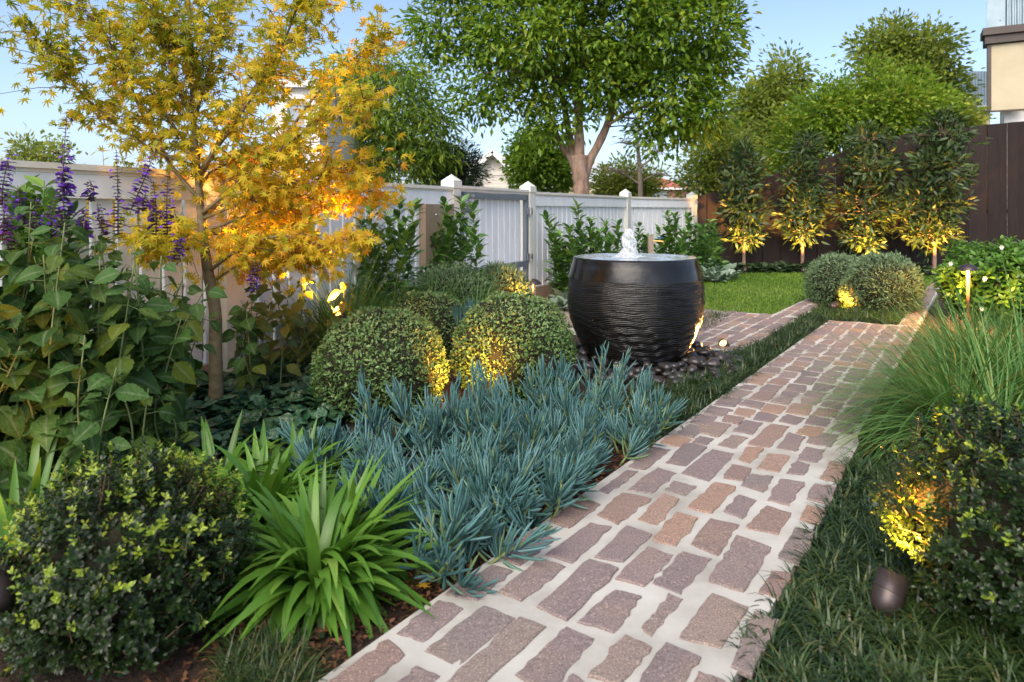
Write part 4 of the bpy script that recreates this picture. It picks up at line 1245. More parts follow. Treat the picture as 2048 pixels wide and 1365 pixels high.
for z0, rad0, rad1, cnt in ((.024, .34, .64, 120), (.058, .33, .54, 45)):
    tries = 0; c = 0
    while c < cnt and tries < 6000:
        tries += 1
        ang = rng.uniform(0, 2 * math.pi)
        rad = rng.uniform(rad0, rad1)
        s = rng.uniform(.030, .052)
        # what the bed shows: a ring that swells to the right
        x, y = rad * math.cos(ang), rad * math.sin(ang)
        p = np.array([PC0[0] + x + .02, PC0[1] + y - .02, z0 + rng.uniform(-.004, .006)])
        if y > .42: continue
        if any((p[0] - q[0]) ** 2 + (p[1] - q[1]) ** 2 < ((s + q[3]) * .80) ** 2 and abs(p[2] - q[2]) < .022 for q in placed): continue
        placed.append((*p, s)); c += 1
        o = bpy.data.objects.new('pebble', PM[rng.integers(0, 6)]); COL.objects.link(o)
        o.location = Vector(p); o.scale = (s, s, s); o.rotation_euler = (rng.normal() * .22, rng.normal() * .22, rng.uniform(0, 6.3))
        tag(o, 'smooth dark river pebble in the ring heaped round the foot of the black pot', 'pebble', 'dark pebbles around the fountain pot')

# =================================================================== LAMPS
def spot_light(name, parent, loc, d, watts, ang=50, blend=.6, col=(1.0, .42, .08), size=.02):
    l = bpy.data.lights.new(name, 'SPOT'); l.energy = watts; l.spot_size = R_(ang); l.spot_blend = blend; l.color = col; l.shadow_soft_size = size
    o = bpy.data.objects.new(name, l); COL.objects.link(o)
    o.rotation_euler = Vector(-np.asarray(d)).to_track_quat('Z', 'Y').to_euler()
    o.location = Vector(loc)
    if parent is not None:
        o.parent = parent; o.location = Vector(loc) - parent.location
    return o
def spotlight(label, p, aim, watts, r=.034, l=.10, ang=50, group='bronze garden spotlights', blend=.6):
    """bronze bullet lamp on a ground stake, aimed at a point"""
    p, aim = np.asarray(p, float), np.asarray(aim, float)
    d = unit(aim - p)
    root = thing('garden_spotlight', label, 'spotlight', [p[0], p[1], 0], group)
    b = MB(); b.lathe([(.001, -l * .55), (r * .55, -l * .52), (r * .9, -l * .38), (r, -l * .2), (r, l * .45), (r * .93, l * .45), (r * .90, l * .25), (.001, l * .24)], p, 40, d); b.lathe([(r * 1.0, l * .02), (r * 1.035, l * .03), (r * 1.035, l * .07), (r * 1.0, l * .08)], p, 40, d); b.build('housing', M['lamp'], root, smooth=True)
    b = MB(); b.lathe([(.001, l * .262), (r * .88, l * .262)], p, 20, d); b.build('lens', M['lens'], root)
    b = MB(); b.tube([p - d * l * .3 - ZU * r * .5, [p[0] - d[0] * l * .3, p[1] - d[1] * l * .3, -.06]], .008, 8); b.build('stake', M['lamp'], root)
    spot_light('lamp_light', root, p + d * l * .47, d, watts, ang, blend)
    return root
def path_lamp(label, p, top, hat_r, watts):
    p = np.asarray(p, float)
    root = thing('path_lamp', label, 'garden lamp', [p[0], p[1], 0], 'mushroom path lamps')
    b = MB(); b.tube([p * [1, 1, 0], p * [1, 1, 0] + ZU * top], .013, 12); b.build('stem', M['copper'], root, smooth=True)
    b = MB(); c = p * [1, 1, 0] + ZU * top
    b.lathe([(hat_r, -.004), (hat_r, .004), (hat_r * .85, .022), (hat_r * .55, .042), (.014, .052), (.001, .053)], c, 28)
    b.lathe([(hat_r - .002, -.003), (hat_r * .8, .014), (hat_r * .3, .030), (.001, .032)], c, 28)
    b.build('hat', M['lamp'], root, smooth=True)
    l = bpy.data.lights.new('lamp_light', 'POINT'); l.energy = watts; l.color = (1.0, .46, .11); l.shadow_soft_size = .012
    o = bpy.data.objects.new('lamp_light', l); COL.objects.link(o); o.parent = root
    o.location = Vector(c + np.array([-.03, -.022, .004])) - root.location
    b = MB(); b.lathe([(.001, -.006), (.010, -.004), (.010, .010), (.001, .012)], c + np.array([-.03, -.022, .010]), 10); b.build('bulb', M['lens'], root)
    return root
LW_ = 9.0
spotlight('bronze spotlight behind the left ball bush shining up into the golden maple', PY(682, 634, 4.25), PY(540, 350, 3.65), 80 * LW_, .030, .085, 62)
spotlight('small bronze spotlight glowing between the two front ball bushes', PY(945, 790, 3.28), PY(900, 640, 3.75), 2.0 * LW_, .026, .075, 150)
spotlight('round bronze spotlight with bright lens in the grass strip beside the pot', PY(1449, 690, 4.95), PY(1390, 625, 4.62), 9 * LW_, .032, .085, 70)
spotlight('slim bronze spotlight at the foot of the paired round bushes', PY(1668, 612, 6.75), PY(1725, 585, 6.95), 6 * LW_, .036, .10, 75)
spotlight('large bronze spotlight in the foreground lighting the box bush', PY(1777, 1185, 1.70), PY(1850, 930, 1.80), 9 * LW_, .036, .105, 80)
spotlight('dark blurred spotlight at the left edge of the foreground', PY(-12, 1175, 1.45), PY(-20, 700, 2.2), 1.6 * LW_, .040, .12, 50)
for nm, px, Yl, w in (('first', 1487, 10.58, 30), ('second', 1604, 10.50, 30), ('third', 1738, 10.42, 34), ('fourth', 1862, 10.0, 36)):
    spotlight('small uplight at the foot of the %s columnar tree counting from the white fence' % nm, PY(px + 3, HZ + F * .90 / Yl, Yl), PY(px, 425, Yl + .50), w * LW_ * .75, .028, .08, 80)
spotlight('small spotlight hidden beside the pale dome bush', PY(1052, 598, 5.5), PY(1030, 570, 5.75), 1.2 * LW_, .026, .07, 90)
path_lamp('copper stemmed mushroom lamp standing in front of the gardenia bush', GY(1936, 5.85), ZY(540, 5.85), .077, 8.0 * LW_)
path_lamp('mushroom lamp by the gate between dome bush and pot', GY(1067, 7.0), ZY(568, 7.0), .080, .35 * LW_)

# garden tap on a post behind the pot
tp = thing('garden_tap', 'weathered timber post with brass tap and blue handle behind the pot', 'tap', GY(1301, 8.6))
c = GY(1301, 8.6); zt = ZY(470, 8.6)
b = MB(); b.box(c + ZU * zt / 2, [.032, 0, 0], [0, .032, 0], ZU * zt / 2); b.build('post', M['grey_bark'], tp)
b = MB(); q = c + ZU * (zt - .08) + np.array([.03, -.02, 0]); b.tube([q, q + [.07, -.01, 0], q + [.12, -.02, -.005], q + [.13, -.02, -.04]], .012, 8); b.lathe([(.001, 0), (.01, 0), (.01, .03), (.001, .03)], q + [.08, -.01, .01], 8); b.build('spout', surf('brass', (.45, .28, .10), (.5, .32, .12), 20, .35, metal=.8), tp)
b = MB(); b.box(q + [.08, -.01, .045], [.03, 0, 0], [0, .008, 0], [0, 0, .006]); b.lathe([(.001, .0), (.018, 0), (.018, .012), (.001, .012)], q + [.08, -.01, .035], 10); b.build('handle', surf('blue_plastic', (.02, .12, .30), None, 20, .4), tp)

# =================================================================== GARDEN PLANTS
# ---- clipped balls
def ball(name, label, c, rx, rz, zc, n, T, size, mat, out=.55, shaggy=.05, flat=True, group=None, hull=.86, width=1.0, cat='shrub', seedv=None, trim=1.0, n_parts=0, val=None):
    c = np.asarray(c, float)
    root = thing(name, label, cat, [c[0], c[1], 0], group)
    d = rand_dirs(n)
    lump = 1 + .025 * np.sin(d[:, 0] * 7 + c[0] * 9) * np.sin(d[:, 1] * 6 + d[:, 2] * 5) + .02 * np.sin(d[:, 2] * 11 + d[:, 0] * 9)
    r = lump * (1 - np.abs(rng.normal(size=n)) * .06 + rng.normal(size=n) * shaggy * .4)
    ext = np.array([rx, rx, rz])
    P = c * [1, 1, 0] + ZU * zc + d * r[:, None] * ext
    keep = P[:, 2] > .01
    P, d = P[keep], d[keep]; n = len(P)
    dirs = d * out + rng.normal(size=(n, 3)) * .6 + ZU * .15
    nrm = d + rng.normal(size=(n, 3)) * .55
    s = size * rng.uniform(.6, 1.3, n)
    Rm = frames(dirs, nrm, s * width, s, s)
    if val is None:
        v = np.clip(rng.normal(size=n) * .24 + .42, 0, 1)
    else:
        v = val(P, d)
    foliage(root, T, Rm, P, mat, v, n_parts, 'leaf', 'foliage', name)
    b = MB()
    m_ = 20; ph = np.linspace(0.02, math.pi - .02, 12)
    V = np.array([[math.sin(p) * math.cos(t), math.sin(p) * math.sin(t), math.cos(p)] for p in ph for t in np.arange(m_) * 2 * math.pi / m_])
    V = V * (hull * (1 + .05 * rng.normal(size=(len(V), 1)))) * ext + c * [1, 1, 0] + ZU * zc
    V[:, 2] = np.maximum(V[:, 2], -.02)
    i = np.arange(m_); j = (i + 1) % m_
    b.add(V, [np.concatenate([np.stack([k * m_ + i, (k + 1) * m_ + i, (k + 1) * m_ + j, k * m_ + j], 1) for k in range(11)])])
    b.build('dark_core', M['hull'], root, smooth=True)  # solid dark core added in place of the ball's shaded inside
    return root
TL = [flat_leaf(.30, .4), flat_leaf(.24, .8), quad_leaf(.12)]
def top_val(P, d):  # leaf colour lightens on upward sides, light from above put into tone
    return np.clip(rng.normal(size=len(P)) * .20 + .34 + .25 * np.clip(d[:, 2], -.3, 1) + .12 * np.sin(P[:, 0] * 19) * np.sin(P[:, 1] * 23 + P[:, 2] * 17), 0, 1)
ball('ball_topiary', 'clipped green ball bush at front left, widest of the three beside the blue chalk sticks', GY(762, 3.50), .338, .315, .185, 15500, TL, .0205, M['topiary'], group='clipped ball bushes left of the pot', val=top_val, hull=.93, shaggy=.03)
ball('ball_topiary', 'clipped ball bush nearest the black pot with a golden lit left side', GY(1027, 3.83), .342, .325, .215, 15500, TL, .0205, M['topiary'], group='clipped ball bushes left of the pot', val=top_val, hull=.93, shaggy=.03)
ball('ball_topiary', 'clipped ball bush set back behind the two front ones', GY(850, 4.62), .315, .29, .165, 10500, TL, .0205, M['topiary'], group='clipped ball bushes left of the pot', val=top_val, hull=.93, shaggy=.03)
# ---- the paired round bushes by the lawn
NLv = [strip([.02, .10, .12, .02], .3, .2), quad_leaf(.13)]
def dome_val(P, d): return np.clip(rng.normal(size=len(P)) * .2 + .40 + .3 * np.clip(d[:, 2], -.5, 1), 0, 1)  # top light painted in: upward-facing leaves take paler tones
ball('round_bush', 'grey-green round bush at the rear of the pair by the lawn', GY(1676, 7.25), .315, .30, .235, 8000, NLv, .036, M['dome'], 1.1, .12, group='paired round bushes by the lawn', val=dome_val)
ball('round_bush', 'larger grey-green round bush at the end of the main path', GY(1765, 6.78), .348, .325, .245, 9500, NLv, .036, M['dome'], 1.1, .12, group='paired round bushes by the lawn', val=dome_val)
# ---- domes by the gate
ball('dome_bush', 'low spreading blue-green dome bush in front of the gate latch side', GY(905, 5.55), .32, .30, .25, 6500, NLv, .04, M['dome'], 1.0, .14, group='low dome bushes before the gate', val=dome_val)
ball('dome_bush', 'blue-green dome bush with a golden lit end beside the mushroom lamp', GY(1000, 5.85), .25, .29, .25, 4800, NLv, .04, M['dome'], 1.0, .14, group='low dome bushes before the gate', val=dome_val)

# ---- foreground box bushes made of leafy shoots
ROUND = [strip([.03, .20, .27, .26, .16, .02], .25, .22), strip([.03, .18, .25, .23, .13, .02], .5, .18)]
def shoot_bush(name, label, c, rx, rz, zc, n_sh, leaf, mat, per=9, young=.25, n_parts=300, slen=.06, cat='shrub', group=None, ryoung=.18, T=ROUND, width=1.0, hull=.82, lo=0.0, yz=0.0):
    c = np.asarray(c, float)
    root = thing(name, label, cat, [c[0], c[1], 0], group)
    d = rand_dirs(n_sh)
    ext = np.array([rx, rx, rz])
    lump = 1 + .09 * np.sin(d[:, 0] * 6 + 1) * np.sin(d[:, 1] * 7 + d[:, 2] * 4) + .05 * np.sin(d[:, 0] * 13 + d[:, 2] * 11)
    tip = c * [1, 1, 0] + ZU * zc + d * ext * (lump * rng.uniform(.74, 1.06, n_sh))[:, None]
    k = tip[:, 2] > .02; tip, d = tip[k], d[k]
    ax = unit(d * .7 + ZU * .6 + rng.normal(size=d.shape) * .25)
    n = len(tip)
    is_y = (rng.random(n) < young * np.clip((d[:, 2] + .25 + yz) * 1.3, .05, 1))
    P, Dr, Nr, S, Vv = [], [], [], [], []
    st = MB()
    for q in range(n):
        x = unit(np.cross(ax[q], rand_dirs(1)[0])); y = np.cross(ax[q], x)
        L_ = slen * rng.uniform(.7, 1.3)
        if q % 3 == 0: st.tube([tip[q] - ax[q] * L_ * 1.5, tip[q]], [.0016, .001], 3, False)
        for m_ in range(per):
            t = m_ / (per - 1)
            an = (m_ // 2) * math.pi / 2 + (m_ % 2) * math.pi + rng.normal() * .2
            o = math.cos(an) * x + math.sin(an) * y
            op = .95 - .55 * t
            P.append(tip[q] - ax[q] * L_ * (1 - t)); Dr.append(o * op + ax[q] * (1.1 - op)); Nr.append(ax[q] - o * .4)
            S.append(leaf * rng.uniform(.75, 1.2) * (1 - .35 * t ** 2))
            Vv.append(rng.uniform(.70, 1.0) if is_y[q] and t > .3 else np.clip(rng.normal() * .13 + .28, 0, .62))
    P, Dr, Nr, S, Vv = (np.array(a) for a in (P, Dr, Nr, S, Vv))
    foliage(root, T, frames(Dr, Nr, S * width, S, S), P, mat, Vv, n_parts, 'leaf', 'foliage', name)
    st.build('twigs', M['twig'], root, 'stuff')
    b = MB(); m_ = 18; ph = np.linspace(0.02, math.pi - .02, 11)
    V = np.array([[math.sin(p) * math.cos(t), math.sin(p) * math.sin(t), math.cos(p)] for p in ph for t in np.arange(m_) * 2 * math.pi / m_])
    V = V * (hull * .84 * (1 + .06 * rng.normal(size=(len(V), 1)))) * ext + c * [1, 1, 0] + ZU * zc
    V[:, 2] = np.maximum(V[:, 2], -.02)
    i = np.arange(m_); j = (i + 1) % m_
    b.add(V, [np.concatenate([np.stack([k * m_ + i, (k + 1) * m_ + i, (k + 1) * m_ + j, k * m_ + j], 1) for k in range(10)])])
    b.build('dark_core', M['hull'], root, smooth=True)  # dark ellipsoid put inside to stand for the shaded interior
    return root
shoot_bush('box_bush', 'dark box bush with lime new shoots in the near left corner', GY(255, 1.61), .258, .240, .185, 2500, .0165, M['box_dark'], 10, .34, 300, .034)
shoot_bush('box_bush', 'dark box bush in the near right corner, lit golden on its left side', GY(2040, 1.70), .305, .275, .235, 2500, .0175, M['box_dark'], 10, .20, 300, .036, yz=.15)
shoot_bush('gardenia_bush', 'bright glossy green bush with a few white flowers behind the copper lamp', GY(1985, 6.3), .46, .38, .36, 640, .075, M['gardenia'], 8, 0, 120, .10, T=ROUND, hull=.8)
gb = bpy.data.objects['gardenia_bush']
fl = [strip([.04, .3, .42, .3, .05], .3, .15)]
for (px, py, Yf) in ((2002, 495, 5.95), (1900, 528, 6.0), (1968, 558, 5.85), (1962, 618, 5.9)):
    c = PY(px, py, Yf); P = np.repeat(c[None], 6, 0); an = np.arange(6) * 1.047
    D = np.stack([np.cos(an), -.5 * np.ones(6), np.sin(an)], 1)
    joined('blossom', fl, frames(D, np.tile([0, -1., .3], (6, 1)), .024), P, np.zeros(6, int), rng.random(6), M['blossom'], gb)

# ---- strap-leaved agapanthus
ST = [strip([.035, .045, .048, .046, .042, .034, .020, .003], b_, .25, twist=tw_) for b_, tw_ in ((.5, 0), (.95, .3), (1.4, -.3), (1.8, .2))]
def agap(label, c, n, ln, spread=1.0, n_parts=110, mat=None, pat=(0, 2 * math.pi), group='strap-leaved clumps'):
    c = np.asarray(c, float)
    root = thing('agapanthus', label, 'plant', c, group)
    t = rng.random(n) ** .8
    az = rng.uniform(*pat, n)
    out = np.stack([np.cos(az), np.sin(az), np.zeros(n)], 1)
    el = R_(84) - t * R_(66) * spread
    d = out * np.cos(el)[:, None] + ZU * np.sin(el)[:, None]
    nr = -out * np.sin(el)[:, None] + ZU * np.cos(el)[:, None] + rng.normal(size=(n, 3)) * .18
    P = c + out * (.012 + .07 * rng.random(n)[:, None]) + ZU * rng.uniform(-.01, .05, n)[:, None] * 1.0
    L_ = ln * rng.uniform(.62, 1.12, n)
    foliage(root, ST, frames(d, nr,   .31 * rng.uniform(.75, 1.1, n), L_, L_), P, mat or M['agap'], np.clip(rng.normal(size=n) * .22 + .45, 0, 1), n_parts, 'leaf', 'foliage', 'agap')
    return root
agap('large bright green strap-leaved clump in front beside the path', G(640, 1175), 340, .31, 1.12, 300)
agap('strap-leaved clump just behind the large front one', GY(520, 2.22), 150, .30, 1.0, 150)
agap('small strap-leaved clump leaning toward the chalk sticks', GY(700, 2.02), 70, .24, 1.0, 70)
agap('strap-leaved clump in front of the bronze leaves, right of the box bush top', GY(430, 2.35), 130, .29, 1.0, 130)
agap('low strap-leaved clump squeezed between chalk sticks and bronze leaves', GY(590, 2.45), 110, .25, 1.0, 110)
agap('strap-leaved clump in the near left corner beside the box bush', GY(20, 1.72), 120, .32, 1.0, 110)
agap('strap-leaved clump at the left edge behind the dark box bush', GY(60, 2.0), 120, .36, .95, 110)
agap('strap-leaved clump between the box bush and the sage leaves', GY(230, 2.12), 80, .30, .8, 80)

# ---- maple
def maple():
    Yt = 3.45
    root = thing('maple_tree', 'young Japanese maple with golden autumn leaves and slim trunk', 'tree', GY(432, Yt))
    limbs = [([(433, 824), (431, 700), (430, 620), (414, 530), (403, 440), (396, 350), (388, 250), (382, 120), (376, -60)], .042, .008, 0),
             ([(416, 545), (470, 505), (560, 472), (650, 490), (712, 468)], .010, .003, -.25), ([(422, 565), (500, 520), (590, 505), (640, 500)], .008, .003, .2),
             ([(403, 445), (470, 370), (560, 285), (650, 170), (780, 55)], .015, .004, .1), ([(398, 360), (450, 262), (530, 150), (600, 55), (650, -40)], .013, .004, .3),
             ([(399, 400), (335, 320), (272, 200), (222, 90), (150, -10)], .012, .003, -.1), ([(394, 335), (290, 290), (170, 195), (100, 105), (40, 40)], .010, .0025, -.35),
             ([(387, 250), (420, 130), (455, -20)], .010, .004, .25), ([(387, 250), (340, 130), (300, -20)], .009, .004, -.2), ([(392, 310), (305, 190), (250, 40)], .010, .003, .3),
             ([(404, 470), (330, 430), (250, 395), (185, 390)], .009, .003, .25), ([(405, 480), (345, 470), (305, 480)], .007, .003, -.3),
             ([(402, 440), (520, 390), (640, 350), (735, 325)], .011, .003, -.15), ([(401, 430), (500, 350), (620, 255), (740, 190)], .012, .003, -.3),
             ([(404, 465), (560, 410), (690, 385), (775, 385)], .010, .003, .2), ([(396, 350), (480, 230), (560, 100), (610, -30)], .011, .004, -.35),
             ([(404, 450), (440, 470), (500, 450), (590, 440)], .008, .003, .35), ([(398, 380), (430, 340), (520, 310), (610, 330)], .009, .003, .45)]
    P, D, VV = [], [], []
    tw = MB()
    for li, (pts, r0, r1, dy) in enumerate(limbs):
        Q = []
        for j, q in enumerate(pts):
            Yq = Yt + dy * (j / (len(pts) - 1)) * 1.3 + (0 if li else .0)
            if li == 0: Yq = Yt
            Q.append(PY(q[0], q[1], Yq))
        Q = catmull(Q, 5)
        r = np.linspace(r0, r1, len(Q))
        if li == 0:
            r = np.interp(np.linspace(0, 1, len(Q)), [0, .05, .3, .5, 1], [.042, .034, .029, .020, .006])
        b = MB(); b.tube(Q, r, 10 if li == 0 else 6); b.build('trunk' if li == 0 else 'branch', M['maple_bark'], root, smooth=True)
        seg = np.linalg.norm(np.diff(Q, axis=0), axis=1); cum = np.r_[0, np.cumsum(seg)] / seg.sum()
        ntw = int(54 if li else 54)
        for q in range(ntw):
            t = rng.uniform(.22, 1.0) if li else rng.uniform(.50, 1.0)
            a = np.array([np.interp(t, cum, Q[:, i]) for i in range(3)])
            px = 1024 + F * a[0] / a[1]
            ax = np.array([np.interp(min(1, t + .1), cum, Q[:, i]) for i in range(3)]) - np.array([np.interp(t - .1, cum, Q[:, i]) for i in range(3)])
            d = unit(unit(ax) * .6 + rng.normal(size=3) * [.7, .7, .45] + [0, 0, -.05])
            L_ = rng.uniform(.08, .32) * (1.0 if px < 620 else .8)
            e = a + d * L_ + [0, 0, -.02]
            tw.tube([a, (a + e) / 2 + [0, 0, .015], e], [.0022, .0016, .001], 4, False)
            m_ = rng.integers(8, 12)
            for w in range(m_):
                s = (w + .5) / m_
                side = rng.normal(size=3) * .030
                P.append(a + (e - a) * s + side)
                D.append(d * .5 + rng.normal(size=3) * .55 + [0, 0, -.35])
                hgt = a[2]
                right = np.clip((px - 380) / 350, -1, 1)
                low = np.clip((1.35 - hgt) / .5, -1, 1)
                VV.append(np.clip(rng.normal() * .17 + .44 + .06 * right + .10 * low + .05 * math.sin(li * 2.7), 0, 1))
    tw.build('twigs', M['twig'], root, 'stuff')
    P, D, VV = np.array(P), np.array(D), np.array(VV)
    # fewer leaves on the trailing left limb
    n = len(P)
    nr = rng.normal(size=(n, 3)) * .6 + [0, -.65, .6]
    s = rng.uniform(.052, .080, n)
    foliage(root, [maple_leaf(.15, 1.0), maple_leaf(.5, .9), maple_leaf(.3, 1.0), maple_leaf(.9, .8)], frames(D, nr, s), P, M['maple'], VV, 300, 'leaf', 'foliage', 'maple', smooth=False)
maple()

# ---- sages
SL = [strip([.03, .15, .25, .31, .345, .345, .33, .30, .26, .215, .165, .11, .055, .004], b_, .14, .06, .045) for b_ in (.3, .7, 1.1)]
def floret_geo(seed):
    r = np.random.default_rng(seed); V, D = [], []
    return V
def sage(label, stems, mat, leaf, name='sage', spikes=(), node=.075, n_parts=160, yellow=0.0, group=None, base=None, lmul=1.0, side=True):
    root = thing(name, label, 'plant', base if base is not None else stems[0][0], group)
    P, D, Nn, S, VV = [], [], [], [], []
    sm = MB()
    for (b0, top, r0) in stems:
        b0, top = np.asarray(b0, float), np.asarray(top, float)
        m = (b0 + top) / 2 + np.array([rng.normal() * .04, rng.normal() * .04, .03])
        Q = catmull([b0, m, top], 8)
        sm.tube(Q, np.linspace(r0, r0 * .45, len(Q)), 5)
        L_ = np.linalg.norm(top - b0); k = max(3, int(L_ / node)); ph = rng.uniform(0, 3)
        for q in range(k):
            t = .18 + .82 * (q + .5) / k
            a = np.array([np.interp(t, np.linspace(0, 1, len(Q)), Q[:, i]) for i in range(3)])
            tang = unit(top - b0)
            x = unit(np.cross(tang, [math.cos(ph + q * 1.57), math.sin(ph + q * 1.57), .1]))
            for s in (-1, 1):
                if rng.random() < .12: continue
                o = x * s + rng.normal(size=3) * .25
                dr = unit(o * [1, 1, .4] + [0, 0, rng.uniform(-.75, .25)])
                pet = rng.uniform(.015, .04)
                P.append(a + unit(o) * pet); D.append(dr); Nn.append(np.array([0, 0, .8]) + o * .4 + rng.normal(size=3) * .3 + [.1, -.6, 0])
                sz = leaf * rng.uniform(.65, 1.2) * (1.0 if t < .85 else .65); S.append(sz)
                sm.tube([a, a + unit(o) * pet], .0018, 3, False)
                VV.append(np.clip(rng.normal() * .2 + .38 + yellow + (.3 if rng.random() < .08 else 0), 0, 1))
                if side and rng.random() < .45:
                    for w in range(2):
                        P.append(a + unit(o) * .02 + rng.normal(size=3) * .01); D.append(unit(o + rng.normal(size=3) * .6 + [0, 0, .3])); Nn.append(np.array([0, -.3, 1.]) + rng.normal(size=3) * .4)
                        S.append(leaf * rng.uniform(.35, .6)); VV.append(np.clip(rng.normal() * .15 + .55 + yellow, 0, 1))
    sm.build('stems', M['stem'], root, smooth=True)
    P, D, Nn, S, VV = (np.array(a) for a in (P, D, Nn, S, VV))
    foliage(root, SL, frames(D, Nn, S * rng.uniform(.8, 1.1, len(S)), S, S), P, mat, VV, n_parts, 'leaf', 'foliage', name)
    for (a, e, full) in spikes:
        spike(root, np.asarray(a, float), np.asarray(e, float), full)
    return root
PT = [strip([.10, .30, .34, .12], .5, .3)]
CX = [strip([.12, .30, .22, .02], .3, .4)]
def spike(root, a, e, full):
    d = unit(e - a); L_ = np.linalg.norm(e - a)
    b = MB(); b.tube(catmull([a, (a + e) / 2 + rng.normal(size=3) * .008, e], 5), np.linspace(.0032, .0012, 11), 5); st = b.build('flower_spike', M['spike_stem'], root)
    x = unit(np.cross(d, [.3, 1, .2])); y = np.cross(d, x)
    P, D, S, V2, P2, D2, S2 = [], [], [], [], [], [], []
    k = int(L_ / .013)
    for q in range(k):
        t = q / k
        c = a + d * L_ * t
        for w in range(7):
            an = w * .9 + q * 1.1 + rng.normal() * .3
            o = math.cos(an) * x + math.sin(an) * y
            P.append(c + o * .003); D.append(o + d * rng.uniform(.0, .5)); S.append(.017 * (1.15 - .7 * t))
            if rng.random() < .65 * full * (1 if .15 < t < .75 else .3):
                P2.append(c + o * .010); D2.append(o + d * rng.uniform(-.3, .4) + rng.normal(size=3) * .2); S2.append(.025 * rng.uniform(.7, 1.2) * (1.1 - .5 * t))
    n = len(P)
    joined('calyces', CX, frames(np.array(D), np.tile(d, (n, 1)) + rng.normal(size=(n, 3)) * .2, np.array(S)), np.array(P), np.zeros(n, int), rng.random(n), M['calyx'], st)
    n = len(P2)
    if n:
        joined('petals', PT, frames(np.array(D2), np.tile(d, (n, 1)) + rng.normal(size=(n, 3)) * .3, np.array(S2)), np.array(P2), np.zeros(n, int), rng.random(n), M['petal'], st)
def stems_for(pxs, Yr, zr, lean=.12):
    out = []
    for px in pxs:
        Y_ = rng.uniform(*Yr); b0 = GY(px + rng.normal() * 15, Y_)
        out.append((b0, b0 + [rng.normal() * lean, rng.normal() * lean * .6, rng.uniform(*zr)], .0048))
    return out
def sp(px0, py0, px1, py1, Y_, full=.8): return (PY(px0, py0, Y_), PY(px1, py1, Y_ + .03), full)
sage('purple salvia with large soft green leaves at the left edge', stems_for([-60, 0, 30, 70, 100, 130, 10, 60, 40, 90, -30, 115, 20, 80, 50, 140], (2.1, 2.6), (.70, 1.04)), M['salvia'], .125, 'salvia',
     [sp(2, 410, 22, 295, 2.4, 1), sp(130, 470, 134, 228, 2.3, .6), sp(48, 450, 36, 372, 2.5, .8), sp(4, 480, 8, 400, 2.2, 1.), sp(72, 470, 74, 395, 2.45, .9), sp(25, 500, 18, 430, 2.35, .5), sp(100, 480, 112, 390, 2.6, .7), sp(128, 400, 128, 330, 2.28, 1.3)],
     n_parts=230, group='purple flowering salvias', base=GY(60, 2.35))
sage('purple salvia with tall dark spikes in front of the white fence rail', stems_for([150, 185, 215, 245, 275, 300, 170, 230, 200, 260, 290, 160, 180, 220, 250], (2.25, 2.8), (.6, .94)), M['salvia'], .12, 'salvia',
     [sp(165, 470, 172, 415, 2.5, 1.2), sp(236, 470, 233, 300, 2.6, .35), sp(262, 420, 316, 285, 2.55, .9), sp(183, 400, 178, 360, 2.7, .8), sp(285, 420, 292, 385, 2.5, 1.2), sp(210, 470, 196, 405, 2.6, .7), sp(312, 470, 306, 360, 2.7, .4), sp(335, 470, 336, 348, 2.75, .5), sp(352, 520, 362, 470, 2.6, 1.2)],
     n_parts=230, group='purple flowering salvias', base=GY(220, 2.5))
sage('leafy salvia without flowers leaning toward the maple trunk', stems_for([300, 320, 305, 285, 290, 275, 270, 315], (2.5, 3.0), (.45, .80)), M['salvia'], .105, 'salvia', [sp(508, 580, 512, 520, 3.2, 1)], n_parts=140, group='purple flowering salvias', base=GY(345, 2.8), yellow=.05)
sage('low salvia with broad drooping leaves above the near box bush', stems_for([20, 80, 140, 200, 250, 110, 50, 170, 225, -10], (2.1, 2.4), (.32, .62), .09), M['salvia'], .115, 'salvia', [], n_parts=120, group='purple flowering salvias', base=GY(140, 2.1))
sage('low leafy salvia spreading over the bronze ground leaves', stems_for([290, 330, 250, 365], (2.25, 2.6), (.26, .42), .10), M['salvia'], .09, 'salvia', [], n_parts=90, group='purple flowering salvias', base=GY(310, 2.4), yellow=.12)
sage('yellowing leafy plant between maple trunk and grass tussocks', stems_for([500, 520, 545, 510], (3.7, 4.1), (.40, .60), .07), M['olive'], .10, 'leafy_shrub', [], n_parts=110, base=GY(510, 3.9), group='yellowing leafy shrubs')
sage('yellow-green leafy plant under the brightest maple leaves by the fence', stems_for([590, 615, 640, 570], (4.05, 4.35), (.45, .66), .10), M['olive'], .10, 'leafy_shrub', [], n_parts=90, base=GY(605, 4.2), group='yellowing leafy shrubs')
sage('straggling green plant filling in behind the maple trunk', stems_for([500, 515, 330, 520, 350, 320, 280, 240], (3.5, 3.75), (.40, .65), .07), M['salvia'], .10, 'leafy_shrub', [], n_parts=110, base=GY(420, 3.45))

